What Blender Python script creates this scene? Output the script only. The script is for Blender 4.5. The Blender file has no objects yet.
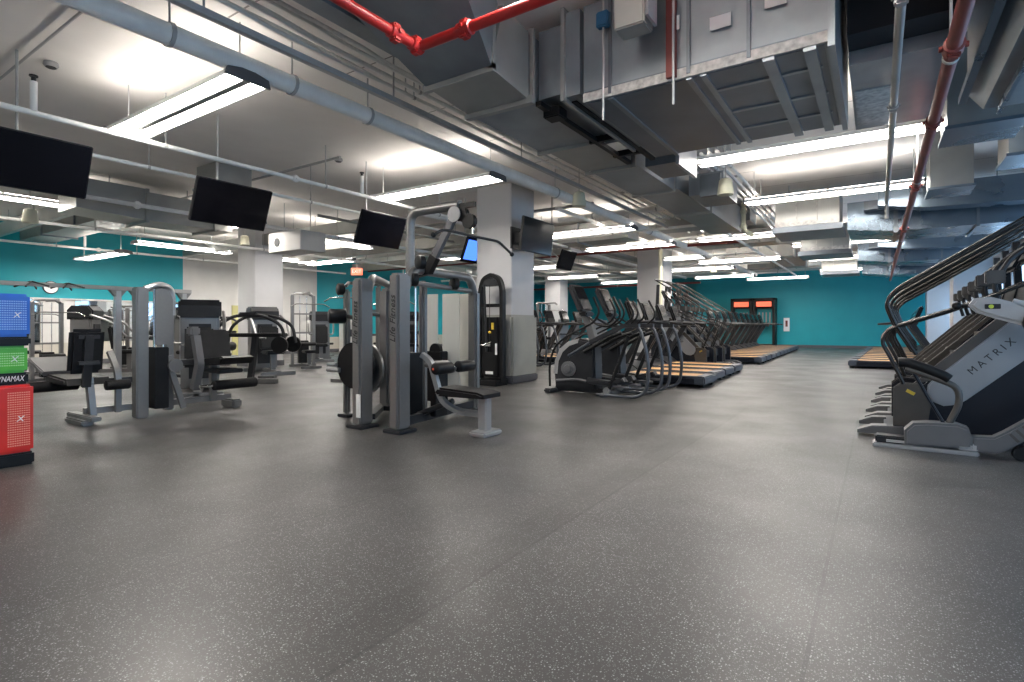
import bpy, bmesh, math, random
from mathutils import Vector, Matrix
random.seed(7)
SC = bpy.context.scene
COL = SC.collection
PI = math.pi
# ------------------------------------------------------------------ camera
TH = math.atan(366/545)
cd = bpy.data.cameras.new('camera'); cam = bpy.data.objects.new('camera', cd); COL.objects.link(cam)
cd.sensor_width = 36; cd.lens = 36*545/1024; cd.shift_y = -16/1024; cd.clip_start = .05; cd.clip_end = 200
cam.location = (0, 0, 1.08); cam.rotation_euler = (PI/2, 0, TH)
SC.camera = cam
# ------------------------------------------------------------------ world, exposure, daylight
w = bpy.data.worlds.new('world'); SC.world = w; w.use_nodes = True
w.node_tree.nodes['Background'].inputs[0].default_value = (.62, .8, 1, 1)
w.node_tree.nodes['Background'].inputs[1].default_value = 1.2
vs = SC.view_settings
vs.view_transform = 'Standard'; vs.look = 'None'; vs.gamma = 1; vs.use_curve_mapping = False; vs.exposure = 1.28
LAMP = 21.0      # strength of the fluorescent tubes
WIN = 1.15        # strength of the daylight in the frosted windows

# ------------------------------------------------------------------ materials
def mat(name, col, rough=.5, metal=0, noise=0, nscale=8, bump=0, spec=.5, emit=None, es=0, rvar=0, coat=0, alpha=1, stretch=None):
    m = bpy.data.materials.new(name); m.use_nodes = True; N = m.node_tree.nodes; L = m.node_tree.links
    b = N['Principled BSDF']; c = (*col, 1)
    b.inputs['Base Color'].default_value = c; b.inputs['Roughness'].default_value = rough
    b.inputs['Metallic'].default_value = metal; b.inputs['Specular IOR Level'].default_value = spec
    b.inputs['Coat Weight'].default_value = coat; b.inputs['Alpha'].default_value = alpha
    if emit: b.inputs['Emission Color'].default_value = (*emit, 1); b.inputs['Emission Strength'].default_value = es
    if noise or bump or rvar:
        tc = N.new('ShaderNodeTexCoord'); nz = N.new('ShaderNodeTexNoise'); nz.inputs['Scale'].default_value = nscale
        nz.inputs['Detail'].default_value = 5
        src = tc.outputs['Object']
        if stretch:
            mp = N.new('ShaderNodeMapping'); mp.inputs['Scale'].default_value = stretch
            L.new(src, mp.inputs[0]); src = mp.outputs[0]
        L.new(src, nz.inputs['Vector'])
        if noise:
            r = N.new('ShaderNodeMapRange'); r.inputs[1].default_value = .3; r.inputs[2].default_value = .7
            r.inputs[3].default_value = 1-noise; r.inputs[4].default_value = 1+noise
            L.new(nz.outputs[0], r.inputs[0])
            mx = N.new('ShaderNodeMix'); mx.data_type = 'RGBA'; mx.blend_type = 'MULTIPLY'; mx.inputs[0].default_value = 1
            mx.inputs[6].default_value = c
            L.new(r.outputs[0], mx.inputs[7]); L.new(mx.outputs[2], b.inputs['Base Color'])
        if rvar:
            r = N.new('ShaderNodeMapRange'); r.inputs[1].default_value = .3; r.inputs[2].default_value = .7
            r.inputs[3].default_value = rough-rvar; r.inputs[4].default_value = rough+rvar
            L.new(nz.outputs[0], r.inputs[0]); L.new(r.outputs[0], b.inputs['Roughness'])
        if bump:
            bp = N.new('ShaderNodeBump'); bp.inputs['Strength'].default_value = bump; bp.inputs['Distance'].default_value = .02
            L.new(nz.outputs[0], bp.inputs['Height']); L.new(bp.outputs[0], b.inputs['Normal'])
    return m
M = {}
M['white'] = mat('white_paint', (.6, .59, .57), .6, noise=.04, nscale=3)
M['ceil'] = mat('ceiling_paint', (.82, .785, .745), .75, noise=.06, nscale=1.2, bump=.15)
def joints(m):
    N = m.node_tree.nodes; L = m.node_tree.links; b = N['Principled BSDF']; src = b.inputs['Base Color'].links[0].from_socket
    tc = N.new('ShaderNodeTexCoord'); x = N.new('ShaderNodeSeparateXYZ'); L.new(tc.outputs['Object'], x.inputs[0])
    def mt(op, a, c):
        n = N.new('ShaderNodeMath'); n.operation = op
        L.new(a, n.inputs[0]) if not isinstance(a, float) else None
        if isinstance(c, float): n.inputs[1].default_value = c
        else: L.new(c, n.inputs[1])
        return n.outputs[0]
    ln = mt('LESS_THAN', mt('FRACT', mt('DIVIDE', x.outputs[1], 1.25), 0.0), .014)
    k = mt('MULTIPLY', ln, mt('GREATER_THAN', x.outputs[0], -4.6))
    mx = N.new('ShaderNodeMix'); mx.data_type = 'RGBA'; mx.inputs[7].default_value = (.3, .28, .26, 1)
    L.new(k, mx.inputs[0]); L.new(src, mx.inputs[6]); L.new(mx.outputs[2], b.inputs['Base Color'])
joints(M['ceil'])
M['teal'] = mat('teal_paint', (.0, .3, .36), .5, noise=.04, nscale=2)
M['beige'] = mat('beige_paint', (.5, .47, .41), .6)
M['colw'] = mat('column_paint', (.5, .5, .51), .55, noise=.04, nscale=2)
M['pad'] = mat('column_wainscot', (.3, .3, .27), .45, noise=.05, nscale=4)
M['base'] = mat('dark_baseboard', (.09, .09, .1), .5)
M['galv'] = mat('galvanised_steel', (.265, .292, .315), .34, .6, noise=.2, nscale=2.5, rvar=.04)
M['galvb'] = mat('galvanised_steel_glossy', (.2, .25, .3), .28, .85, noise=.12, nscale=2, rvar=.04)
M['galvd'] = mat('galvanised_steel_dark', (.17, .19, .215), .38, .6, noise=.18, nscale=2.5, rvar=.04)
M['galvp'] = mat('galvanised_steel_pale', (.38, .38, .36), .42, .6, noise=.1, nscale=3, rvar=.04)
M['seal'] = mat('grey_duct_sealant', (.42, .41, .39), .7, noise=.35, nscale=22)
M['red'] = mat('red_sprinkler_paint', (.45, .02, .018), .35, noise=.1, nscale=6)
M['redo'] = mat('faded_red_paint', (.17, .03, .024), .5, noise=.2, nscale=5)
M['pipew'] = mat('white_pipe_paint', (.85, .84, .81), .5, noise=.08, nscale=4)
M['pipeg'] = mat('grey_pipe_paint', (.42, .415, .405), .5, noise=.08)
M['silver'] = mat('silver_frame_paint', (.2, .198, .196), .34, .6, noise=.03, nscale=30)
M['bsilver'] = mat('bright_silver_paint', (.4, .41, .42), .3, .7)
M['chrome'] = mat('chrome', (.8, .8, .8), .15, 1)
M['black'] = mat('black_plastic', (.007, .0072, .008), .42, noise=.15, nscale=9, spec=.25)
M['char'] = mat('charcoal_plastic', (.022, .023, .026), .42, noise=.1, nscale=9, spec=.25)
M['brown'] = mat('warm_dark_grey_plastic', (.058, .053, .048), .42, noise=.1, nscale=9)
M['grey'] = mat('mid_grey_plastic', (.095, .097, .103), .42, noise=.06, nscale=8)
M['lgrey'] = mat('light_grey_plastic', (.33, .33, .33), .4, noise=.05, nscale=8)
M['matx'] = mat('silver_side_panel', (.25, .265, .285), .36, .35, noise=.05, nscale=4)
M['vinyl'] = mat('black_vinyl', (.008, .008, .009), .4, noise=.2, nscale=12, bump=.08, spec=.25)
M['foam'] = mat('black_foam', (.005, .005, .006), .7, bump=.2, nscale=60, spec=.25)
M['belt'] = mat('tan_treadmill_belt', (.52, .29, .1), .5, noise=.15, nscale=5, stretch=(1, 8, 1))
M['beltg'] = mat('grey_treadmill_cap', (.05, .06, .08), .4)
M['navy'] = mat('blue_black_plastic', (.011, .013, .019), .35, spec=.25)
M['screen'] = mat('dark_screen', (.003, .003, .005), .15, spec=.25)
M['screen_b'] = mat('lit_screen', (.01, .02, .06), .15, emit=(.05, .15, .8), es=1.2)
M['glow_w'] = mat('console_display', (.1, .1, .12), .2, emit=(.6, .75, 1), es=.6)
M['lamp'] = mat('fluorescent_lamp', (1, 1, 1), .5, emit=(1, .94, .87), es=LAMP)
M['uplamp'] = mat('fluorescent_upper_slot', (1, 1, 1), .5, emit=(1, .94, .87), es=LAMP*.36)
M['refl'] = mat('white_reflector', (.85, .85, .85), .3)
M['cream'] = mat('cream_plastic', (.62, .6, .45), .5)
M['mirror'] = mat('mirror_glass', (.78, .83, .84), .03, 1)
M['rail'] = mat('dark_bronze_rail', (.028, .026, .024), .24, .4)
M['hoop'] = mat('dark_blue_grey_tube', (.07, .08, .095), .28, .4)
M['yellow'] = mat('pale_olive_door', (.48, .46, .2), .5)
M['blue'] = mat('blue_vinyl', (.012, .13, .58), .32, noise=.12, nscale=5, bump=.25)
M['green'] = mat('green_vinyl', (.08, .45, .03), .32, noise=.12, nscale=5, bump=.25)
M['redv'] = mat('red_vinyl', (.66, .018, .008), .32, noise=.12, nscale=5, bump=.25)
M['mesh_b'] = mat('blue_mesh_print', (.25, .45, .85), .5)
M['mesh_g'] = mat('green_mesh_print', (.4, .75, .3), .5)
M['mesh_r'] = mat('red_mesh_print', (.85, .3, .22), .5)
M['print'] = mat('white_print', (.8, .8, .8), .5)
M['ink'] = mat('black_ink', (.01, .01, .01), .5)
M['frost'] = mat('frosted_window', (.55, .7, .85), .3, emit=(.38, .66, 1), es=WIN)
M['orange'] = mat('orange_red_lit_header', (.7, .1, .05), .4, emit=(1, .16, .08), es=.45)
M['paper'] = mat('paper_label', (.7, .7, .68), .6)
M['bluec'] = mat('blue_clamp_paint', (.01, .1, .22), .4)
M['lime'] = mat('lime_badge', (.5, .6, .05), .4)
M['gold'] = mat('yellow_plastic', (.6, .42, .04), .4)
M['glass'] = mat('weight_shroud', (.62, .61, .56), .35)
M['gap_shade'] = mat('black_gap_shade', (.006, .006, .008), .8)  # flat black standing in for the shade between two ducts

def floor_mat():
    m = bpy.data.materials.new('rubber_floor'); m.use_nodes = True; N = m.node_tree.nodes; L = m.node_tree.links
    b = N['Principled BSDF']; tc = N.new('ShaderNodeTexCoord')
    def noise(sc, det=2):
        n = N.new('ShaderNodeTexNoise'); n.inputs['Scale'].default_value = sc; n.inputs['Detail'].default_value = det
        L.new(tc.outputs['Object'], n.inputs['Vector']); return n.outputs[0]
    def rng(s, a, b_, c, d):
        r = N.new('ShaderNodeMapRange'); r.inputs[1].default_value = a; r.inputs[2].default_value = b_
        r.inputs[3].default_value = c; r.inputs[4].default_value = d; L.new(s, r.inputs[0]); return r.outputs[0]
    def mth(op, a, b_=None):
        n = N.new('ShaderNodeMath'); n.operation = op
        for i, v in enumerate((a, b_)):
            if v is None: continue
            if isinstance(v, (int, float)): n.inputs[i].default_value = v
            else: L.new(v, n.inputs[i])
        return n.outputs[0]
    v = N.new('ShaderNodeTexVoronoi'); v.inputs['Scale'].default_value = 105; L.new(tc.outputs['Object'], v.inputs['Vector'])
    sep = N.new('ShaderNodeSeparateColor'); L.new(v.outputs['Color'], sep.inputs[0])
    big = mth('MULTIPLY', mth('GREATER_THAN', sep.outputs[0], .62), rng(v.outputs['Distance'], .16, .36, 1, 0))
    v2 = N.new('ShaderNodeTexVoronoi'); v2.inputs['Scale'].default_value = 190; L.new(tc.outputs['Object'], v2.inputs['Vector'])
    sep2 = N.new('ShaderNodeSeparateColor'); L.new(v2.outputs['Color'], sep2.inputs[0])
    sm = mth('MULTIPLY', mth('GREATER_THAN', sep2.outputs[0], .66), rng(v2.outputs['Distance'], .2, .45, .55, 0))
    fl = mth('MAXIMUM', big, sm)
    # rolls of rubber 1.22 m wide laid down the room: faint seams and tone steps
    xyz = N.new('ShaderNodeSeparateXYZ'); L.new(tc.outputs['Object'], xyz.inputs[0])
    u = mth('DIVIDE', mth('ADD', xyz.outputs[0], 1.42+12.2*3), 1.22)
    fr = mth('FRACT', u); cell = mth('FLOOR', u)
    seam = mth('LESS_THAN', fr, .012)
    wn = N.new('ShaderNodeTexWhiteNoise'); wn.noise_dimensions = '1D'; L.new(cell, wn.inputs['W'])
    tone = rng(wn.outputs[0], 0, 1, .88, 1.12)
    vv = mth('DIVIDE', mth('ADD', xyz.outputs[1], 30), 7.3)
    seam2 = mth('LESS_THAN', mth('FRACT', vv), .0016)
    cl = rng(noise(.9, 4), .3, .7, .82, 1.18)
    col = N.new('ShaderNodeMix'); col.data_type = 'RGBA'
    col.inputs[6].default_value = (.035, .033, .032, 1); col.inputs[7].default_value = (.3, .31, .32, 1)
    L.new(fl, col.inputs[0])
    strip = mth('MULTIPLY', mth('GREATER_THAN', xyz.outputs[0], -1.62), mth('LESS_THAN', xyz.outputs[0], -1.4))
    tone = mth('MULTIPLY', tone, mth('SUBTRACT', 1, mth('MULTIPLY', strip, .25)))
    k = mth('MULTIPLY', mth('MULTIPLY', tone, cl), mth('SUBTRACT', 1, mth('MULTIPLY', mth('MAXIMUM', seam, seam2), .45)))
    mx = N.new('ShaderNodeMix'); mx.data_type = 'RGBA'; mx.blend_type = 'MULTIPLY'; mx.inputs[0].default_value = 1
    L.new(col.outputs[2], mx.inputs[6]); L.new(k, mx.inputs[7]); L.new(mx.outputs[2], b.inputs['Base Color'])
    L.new(rng(noise(1.3, 5), .3, .7, .33, .47), b.inputs['Roughness'])
    b.inputs['Specular IOR Level'].default_value = .55
    bp = N.new('ShaderNodeBump'); bp.inputs['Strength'].default_value = .12; bp.inputs['Distance'].default_value = .004
    L.new(noise(220, 2), bp.inputs['Height']); L.new(bp.outputs[0], b.inputs['Normal'])
    return m
M['floor'] = floor_mat()

# ------------------------------------------------------------------ mesh builder
class MB:
    def __init__(s): s.bm = bmesh.new()
    def box(s, x0, x1, y0, y1, z0, z1, bev=0, rot=None, piv=None):
        vs_ = bmesh.ops.create_cube(s.bm, size=1)['verts']
        for v in vs_:
            v.co = Vector(((x0+x1)/2+v.co.x*(x1-x0), (y0+y1)/2+v.co.y*(y1-y0), (z0+z1)/2+v.co.z*(z1-z0)))
        if rot:
            c = Vector(piv) if piv else Vector(((x0+x1)/2, (y0+y1)/2, (z0+z1)/2))
            bmesh.ops.rotate(s.bm, verts=vs_, cent=c, matrix=Matrix.Rotation(rot[1], 3, rot[0]))
        if bev:
            es = set(e for v in vs_ for e in v.link_edges)
            bmesh.ops.bevel(s.bm, geom=list(es), offset=bev, segments=2, affect='EDGES', clamp_overlap=True)
        return s
    def prism(s, pts, a0, a1, axis='y', bev=0):
        """polygon pts in the plane normal to axis, extruded from a0 to a1"""
        def P(p, a):
            return {'y': (p[0], a, p[1]), 'x': (a, p[0], p[1]), 'z': (p[0], p[1], a)}[axis]
        v0 = [s.bm.verts.new(P(p, a0)) for p in pts]; v1 = [s.bm.verts.new(P(p, a1)) for p in pts]
        n = len(pts); fs = [s.bm.faces.new(v0), s.bm.faces.new(v1[::-1])]
        for i in range(n): fs.append(s.bm.faces.new((v0[i], v1[i], v1[(i+1) % n], v0[(i+1) % n])))
        bmesh.ops.recalc_face_normals(s.bm, faces=fs)
        if bev:
            es = set(e for f in fs[:2] for e in f.edges)
            bmesh.ops.bevel(s.bm, geom=list(es), offset=bev, segments=2, affect='EDGES', clamp_overlap=True)
        return s
    def hexa(s, c):
        """8 corners: bottom 4 then top 4"""
        v = [s.bm.verts.new(p) for p in c]
        fs = [s.bm.faces.new([v[i] for i in f]) for f in ((0,1,2,3),(7,6,5,4),(0,4,5,1),(1,5,6,2),(2,6,7,3),(3,7,4,0))]
        bmesh.ops.recalc_face_normals(s.bm, faces=fs); return s
    def tube(s, pts, r, seg=10, fil=0, rect=None, closed=False, r1=None):
        """tube (or rect w,h section) along a polyline; fil = fillet radius of the corners"""
        P = [Vector(p) for p in pts]
        if fil and len(P) > 2:
            Q = [P[0]]
            for i in range(1, len(P)-1):
                a, b, c = P[i-1], P[i], P[i+1]; d0 = (a-b); d1 = (c-b)
                f = min(fil, d0.length*.48, d1.length*.48); s0 = b+d0.normalized()*f; s1 = b+d1.normalized()*f
                for k in range(5):
                    t = k/4; Q.append(s0*(1-t)**2+b*2*t*(1-t)+s1*t*t)
            Q.append(P[-1]); P = Q
        n = len(P); rings = []; up = None
        for i in range(n):
            if i == 0: t = P[1]-P[0]
            elif i == n-1: t = P[-1]-P[-2]
            else: t = (P[i+1]-P[i]).normalized()+(P[i]-P[i-1]).normalized()
            t.normalize()
            if up is None:
                ref = Vector((0, 1, 0)) if abs(t.y) < .9 else Vector((0, 0, 1))
                a = ref.cross(t).normalized()
            else:
                a = (up-t*up.dot(t)).normalized()
            up = a; b = t.cross(a)
            ring = []
            if rect:
                # first size lies along a, second along b (b = the y axis for tubes in the xz plane)
                for (sa, sb) in ((-1,-1),(1,-1),(1,1),(-1,1)): ring.append(s.bm.verts.new(P[i]+a*sa*rect[0]/2+b*sb*rect[1]/2))
            else:
                rr = r if r1 is None else r+(r1-r)*i/(n-1)
                for k in range(seg):
                    an = 2*PI*k/seg; ring.append(s.bm.verts.new(P[i]+(a*math.cos(an)+b*math.sin(an))*rr))
            rings.append(ring)
        fs = []
        m = len(rings[0])
        for i in range(n-1):
            for k in range(m): fs.append(s.bm.faces.new((rings[i][k], rings[i][(k+1) % m], rings[i+1][(k+1) % m], rings[i+1][k])))
        fs.append(s.bm.faces.new(rings[0][::-1])); fs.append(s.bm.faces.new(rings[-1]))
        bmesh.ops.recalc_face_normals(s.bm, faces=fs)
        return s
    def cyl(s, p0, p1, r, r1=None, seg=20): return s.tube([p0, p1], r, seg, r1=r1)
    def roll(s, p0, p1, r, seg=18):
        """roller with rounded ends"""
        p0 = Vector(p0); p1 = Vector(p1); d = (p1-p0); L_ = d.length; d.normalize(); k = r*.25
        return s.lathe_line([(0, r*.7), (k*.4, r*.92), (k, r), (L_-k, r), (L_-k*.4, r*.92), (L_, r*.7)], p0, d, seg)
    def lathe_line(s, prof, o, d, seg=18):
        o = Vector(o); d = Vector(d).normalized(); ref = Vector((0, 0, 1)) if abs(d.z) < .9 else Vector((1, 0, 0))
        a = ref.cross(d).normalized(); b = d.cross(a); rings = []
        for (t, r) in prof:
            rings.append([s.bm.verts.new(o+d*t+(a*math.cos(2*PI*k/seg)+b*math.sin(2*PI*k/seg))*max(r, 1e-4)) for k in range(seg)])
        fs = []
        for i in range(len(rings)-1):
            for k in range(seg): fs.append(s.bm.faces.new((rings[i][k], rings[i][(k+1) % seg], rings[i+1][(k+1) % seg], rings[i+1][k])))
        fs.append(s.bm.faces.new(rings[0][::-1])); fs.append(s.bm.faces.new(rings[-1]))
        bmesh.ops.recalc_face_normals(s.bm, faces=fs)
        return s
    def sph(s, c, r, sc=(1, 1, 1), seg=14):
        v = bmesh.ops.create_uvsphere(s.bm, u_segments=seg, v_segments=seg//2+2, radius=1)['verts']
        for q in v: q.co = Vector((c[0]+q.co.x*r*sc[0], c[1]+q.co.y*r*sc[1], c[2]+q.co.z*r*sc[2]))
        return s
    def rotz(s, a, c=(0, 0, 0)):
        bmesh.ops.rotate(s.bm, verts=s.bm.verts, cent=Vector(c), matrix=Matrix.Rotation(a, 3, 'Z')); return s
    def build(s, name, m, parent=None, smooth=True, off=None):
        if off is None and parent is not None: off = parent.get('_o')
        if off is not None: bmesh.ops.translate(s.bm, verts=s.bm.verts, vec=-Vector(off))
        me = bpy.data.meshes.new(name); s.bm.to_mesh(me); s.bm.free()
        me.materials.append(M[m] if isinstance(m, str) else m)
        if smooth:
            for p in me.polygons: p.use_smooth = True
            try: me.set_sharp_from_angle(angle=math.radians(38))
            except Exception: pass
        o = bpy.data.objects.new(name, me); COL.objects.link(o)
        if parent is not None: o.parent = parent
        return o
WORLD = []
def tag(o, label=None, cat=None, group=None, kind=None):
    if label: o['label'] = label
    if cat: o['category'] = cat
    if group: o['group'] = group
    if kind: o['kind'] = kind
    return o
def thing(name, label, cat, loc=(0, 0, 0), rz=0, group=None, world=False):
    """world=True: parts are given in room coordinates"""
    o = bpy.data.objects.new(name, None); COL.objects.link(o); o.location = loc; o.rotation_euler = (0, 0, rz)
    o.empty_display_size = .1
    tag(o, label, cat, group)
    if world: o['_o'] = tuple(float(v) for v in loc); WORLD.append(o)
    return o
def solo(mb, name, m, label, cat, group=None, loc=None):
    """a thing that is one mesh, origin at loc"""
    o = mb.build(name, m, None, off=loc)
    if loc: o.location = loc
    return tag(o, label, cat, group)
def struct(mb, name, m): return tag(mb.build(name, m, smooth=False), kind='structure')
def kids(o): return [c for c in CH.get(o.name, [])]
CH = {}
def index():
    CH.clear()
    for o in COL.objects:
        if o.parent: CH.setdefault(o.parent.name, []).append(o)
def copy_tree(o, parent=None, loc=None, rz=None, label=None, group=None):
    c = o.copy(); COL.objects.link(c)
    if parent is not None: c.parent = parent
    if loc is not None: c.location = loc
    if rz is not None: c.rotation_euler = (0, 0, rz)
    if label: c['label'] = label
    if group: c['group'] = group
    for k in CH.get(o.name, []): copy_tree(k, c)
    return c
def text(body, size, name, m, parent, Mx, off=None, shear=0, sx=1, depth=.002):
    """lettering as a thin mesh; Mx places the text plane (x right, y up)"""
    cu = bpy.data.curves.new('lettering', 'FONT'); cu.body = body; cu.size = size; cu.extrude = depth
    cu.align_x = 'CENTER'; cu.align_y = 'CENTER'; cu.shear = shear
    t = bpy.data.objects.new('lettering_tmp', cu); COL.objects.link(t)
    bpy.context.view_layer.update()
    me = bpy.data.meshes.new_from_object(t.evaluated_get(bpy.context.evaluated_depsgraph_get()))
    bpy.data.objects.remove(t); bpy.data.curves.remove(cu)
    if off is None and parent is not None: off = parent.get('_o')
    T = Mx @ Matrix.Diagonal((sx, 1, 1, 1))
    if off is not None: T = Matrix.Translation(-Vector(off)) @ T
    me.transform(T); me.name = name; me.materials.clear(); me.materials.append(M[m])
    o = bpy.data.objects.new(name, me); COL.objects.link(o); o.parent = parent
    return o
def frame(o, x, y):
    x = Vector(x).normalized(); y = Vector(y).normalized(); z = x.cross(y)
    return Matrix(((x.x, y.x, z.x, o[0]), (x.y, y.y, z.y, o[1]), (x.z, y.z, z.z, o[2]), (0, 0, 0, 1)))
ORD = ['nearest', 'second nearest', 'third nearest', 'fourth nearest', 'fifth nearest', 'sixth nearest', 'seventh nearest', 'eighth nearest',
       'ninth nearest', 'tenth nearest', 'eleventh nearest', 'farthest']

# ------------------------------------------------------------------ room shell
CE = 3.7
XL, XR, YB, YF = -18.3, 2.75, -4.0, 29.7
struct(MB().box(XL-.3, XR+.3, YB-.3, YF+1.3, -.2, 0), 'floor', 'floor')
struct(MB().box(XL-.3, XR+.3, YB-.3, YF+1.3, CE, CE+.25), 'ceiling', 'ceil')
struct(MB().box(XL-.3, XR+.3, YB-.2, YB, 0, CE), 'wall_back', 'white')
# far wall: two planes with a shallow step
struct(MB().box(-8.05, XR+.2, YF, YF+.2, 0, CE), 'wall_far', 'teal')
struct(MB().box(XL-.2, -8.05, YF+.9, YF+1.1, 0, CE).box(-8.05, -7.85, YF+.2, YF+1.1, 0, CE), 'wall_far_recess', 'teal')
struct(MB().box(-7.8, 1.5, YF-.02, YF, 0, .12), 'baseboard_far', 'base')
# left wall: teal over a mirror band over a beige base, then white, then teal again
lw = struct(MB().box(XL-.2, XL, YB, 8.53, 1.78, CE), 'wall_left', 'teal')
struct(MB().box(XL-.2, XL, YB, 8.53, 0, .6).box(XL-.2, XL, 13.5, YF+1, 0, .6), 'wall_left_base', 'beige')
struct(MB().box(XL-.2, XL, 5.0, 5.72, .6, 1.78), 'wall_left_panel', 'white')
struct(MB().box(XL-.2, XL-.01, YB, 5.0, .6, 1.78).box(XL-.2, XL-.01, 5.72, 8.53, .6, 1.78), 'wall_left_behind_mirror', 'beige')
struct(MB().box(XL-.2, XL, 8.53, 13.5, 0, CE), 'wall_left_white', 'white')
struct(MB().box(XL-.2, XL, 13.5, YF+1, .6, CE), 'wall_left_teal', 'teal')
struct(MB().box(XL, XL+.05, YB, 8.53, 1.76, 1.8), 'trim_1', 'white')
struct(MB().box(XL, XL+.02, YB, YF+.9, 0, .12), 'baseboard_left', 'base')
for i, (a, b) in enumerate(((-3.0, 1.0), (1.02, 4.98), (5.74, 8.5))):
    tag(MB().box(XL-.01, XL+.004, a, b, .62, 1.75).build('wall_mirror', 'mirror', smooth=False),
        ['wall mirror farthest left beside the camera', 'wall mirror left of the white panel under the clock', 'wall mirror behind the leg machines, right of the white panel'][i], 'mirror', 'mirrors on the left wall')
d = struct(MB().box(XL-.02, XL+.04, 10.1, 10.75, 0, 1.75), 'door_1', 'yellow')
# right wall: piers and frosted windows full of daylight
m = MB().box(XR, XR+.2, YB, YF, 0, .35).box(XR, XR+.2, YB, YF, 2.75, CE)
ys = [YB, -.2, 3.9, 9.0, 13.3, 18.3, 23.2, YF]
for y in ys: m.box(XR, XR+.2, y-.25, y+.25, .35, 2.75)
struct(m, 'wall_right', 'colw')
for i in range(len(ys)-1):
    a, b = ys[i]+.25, ys[i+1]-.25
    p = struct(MB().box(XR+.1, XR+.12, a, b, .35, 2.75), 'window_%d' % (i+1), 'frost')
    f = MB(); n = 4
    for k in range(n+1):
        y = a+(b-a)*k/n; f.box(XR+.06, XR+.16, y-.025, y+.025, .35, 2.75)
    for z in (.37, 1.6, 2.73): f.box(XR+.06, XR+.16, a, b, z-.025, z+.025)
    f.build('window_frame', 'lgrey', p, smooth=False)

# columns (structure of the room)
def column(x, y, n, wains=True, s=.4):
    o = struct(MB().box(x-s, x+s, y-s, y+s, 0, CE, bev=.012), 'column_%d' % n, 'colw')
    if wains:
        MB().box(x-s-.05, x+s+.05, y-s-.05, y+s+.05, .1, 1.27, bev=.045).build('wainscot', 'pad', o)
        MB().box(x-s-.06, x+s+.06, y-s-.06, y+s+.06, 0, .15, bev=.03).build('plinth', 'base', o)
    else: MB().box(x-s-.02, x+s+.02, y-s-.02, y+s+.02, 0, .14).build('plinth', 'base', o)
    return o
column(-5.99, 8.7, 1); column(-13.7, 8.35, 2, False); column(-6.43, 18.45, 3, False, .46)
column(-12.7, 22.7, 4, False); column(2.05, 18.9, 5, False); column(2.05, 28.3, 6, False); column(2.1, 8.6, 7, False)
column(-13.7, 18.4, 8, False)

# ------------------------------------------------------------------ ceiling lights
def make_light(label, group):
    t = thing('ceiling_light', label, 'ceiling light', (0, 0, 0), 0, group)
    L2 = 1.22
    h = MB()
    h.prism([(-.19, 0), (-.17, .05), (-.06, .075), (.06, .075), (.17, .05), (.19, 0), (.175, 0), (.155, .035), (.05, .055), (.035, .02), (-.035, .02), (-.05, .055), (-.155, .035), (-.175, 0)], -L2, L2, 'x')
    h.build('housing', 'refl', t, smooth=False)
    for y in (-.1, .1):
        lm = MB()
        lm.box(-L2+.03, -.02, y-.055, y+.055, .008, .03).box(.02, L2-.03, y-.055, y+.055, .008, .03)
        lm.build('lamp', 'lamp', t, smooth=False)
    MB().box(-L2, L2, -.032, .032, -.004, .018).build('ballast_cover', 'lgrey', t, smooth=False)
    for s in (-1, 1):
        MB().prism([(-.2, -.01), (-.18, .06), (-.06, .085), (.06, .085), (.18, .06), (.2, -.01)], s*(L2+.012)-.012, s*(L2+.012)+.012, 'x').build('end_cap', 'grey', t, smooth=False)
        MB().cyl((s*(L2-.12), 0, .07), (s*(L2-.12), 0, CE-3.16), .006, seg=6).build('hanging_cable', 'pipeg', t)
    up = MB()
    for s in (-1, 1): up.box(s*.62-.6, s*.62+.6, -.055, .055, .076, .082)
    up.build('uplight_slot', 'uplamp', t, smooth=False)
    return t
ZL = 3.16
proto = make_light('long twin fluorescent light hanging nearest the camera, left of the large white pipe', 'lights in the row left of the white pipe')
proto.location = (-5.68, 2.6, ZL)
index()
for i, y in enumerate((6.3, 10.0-.0+1.25, 14.0, 17.3, 21.1, 25.0)):
    copy_tree(proto, None, (-5.6 if i else -5.7, y, ZL), 0, 'long fluorescent light over the left cardio row, %s beyond the nearest light' % ORD[i], 'lights in the row left of the white pipe')
five = [o_ for o_ in COL.objects if o_.get('label', '').startswith('long fluorescent light over the left cardio row, fourth')][0]
five.scale = (.5, 1, 1); five.location.x = -5.07; five['label'] = 'short fluorescent light over the left cardio row, just before the middle column'
for i, y in enumerate((7.0, 10.05, 16.2, 20.0, 24.4)):
    copy_tree(proto, None, (-.66, y, ZL if i != 0 else 3.1), 0, 'long fluorescent light in the row over the main aisle, %s to the camera' % ORD[i], 'lights in the row over the main aisle')
copy_tree(proto, None, (-2.5, 13.9, ZL), 0, 'fluorescent light between the two long rows, over the treadmills', 'ceiling lights over the treadmills')
for i, y in enumerate((26.5, 18.5)):
    copy_tree(proto, None, (-3.7, y, ZL-.05), 0, ['fluorescent light in front of the far teal wall', 'fluorescent light beyond the middle column'][i], 'ceiling lights over the treadmills')
LL = [(-11.9, 2.75, 1), (-15.75, 7.4, 1), (-15.9, 10.4, 1), (-15.85, 5.5, 0, 2.76), (-11.6, 6.25, 0), (-11.6, 9.0, 1), (-15.2, 11.8, 0), (-10.3, 13.2, 0), (-10.6, 17.3, 0),
      (-11.2, 21.5, 0), (-15.5, 16.5, 0), (-11.9, -1.4, 1), (-5.7, -1.5, 0), (-.7, 2.6, 0), (-.7, -1.5, 0), (-10.4, 25.5, 0), (-15.5, 21.5, 0), (-16.8, 2.0, 1)]
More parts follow.
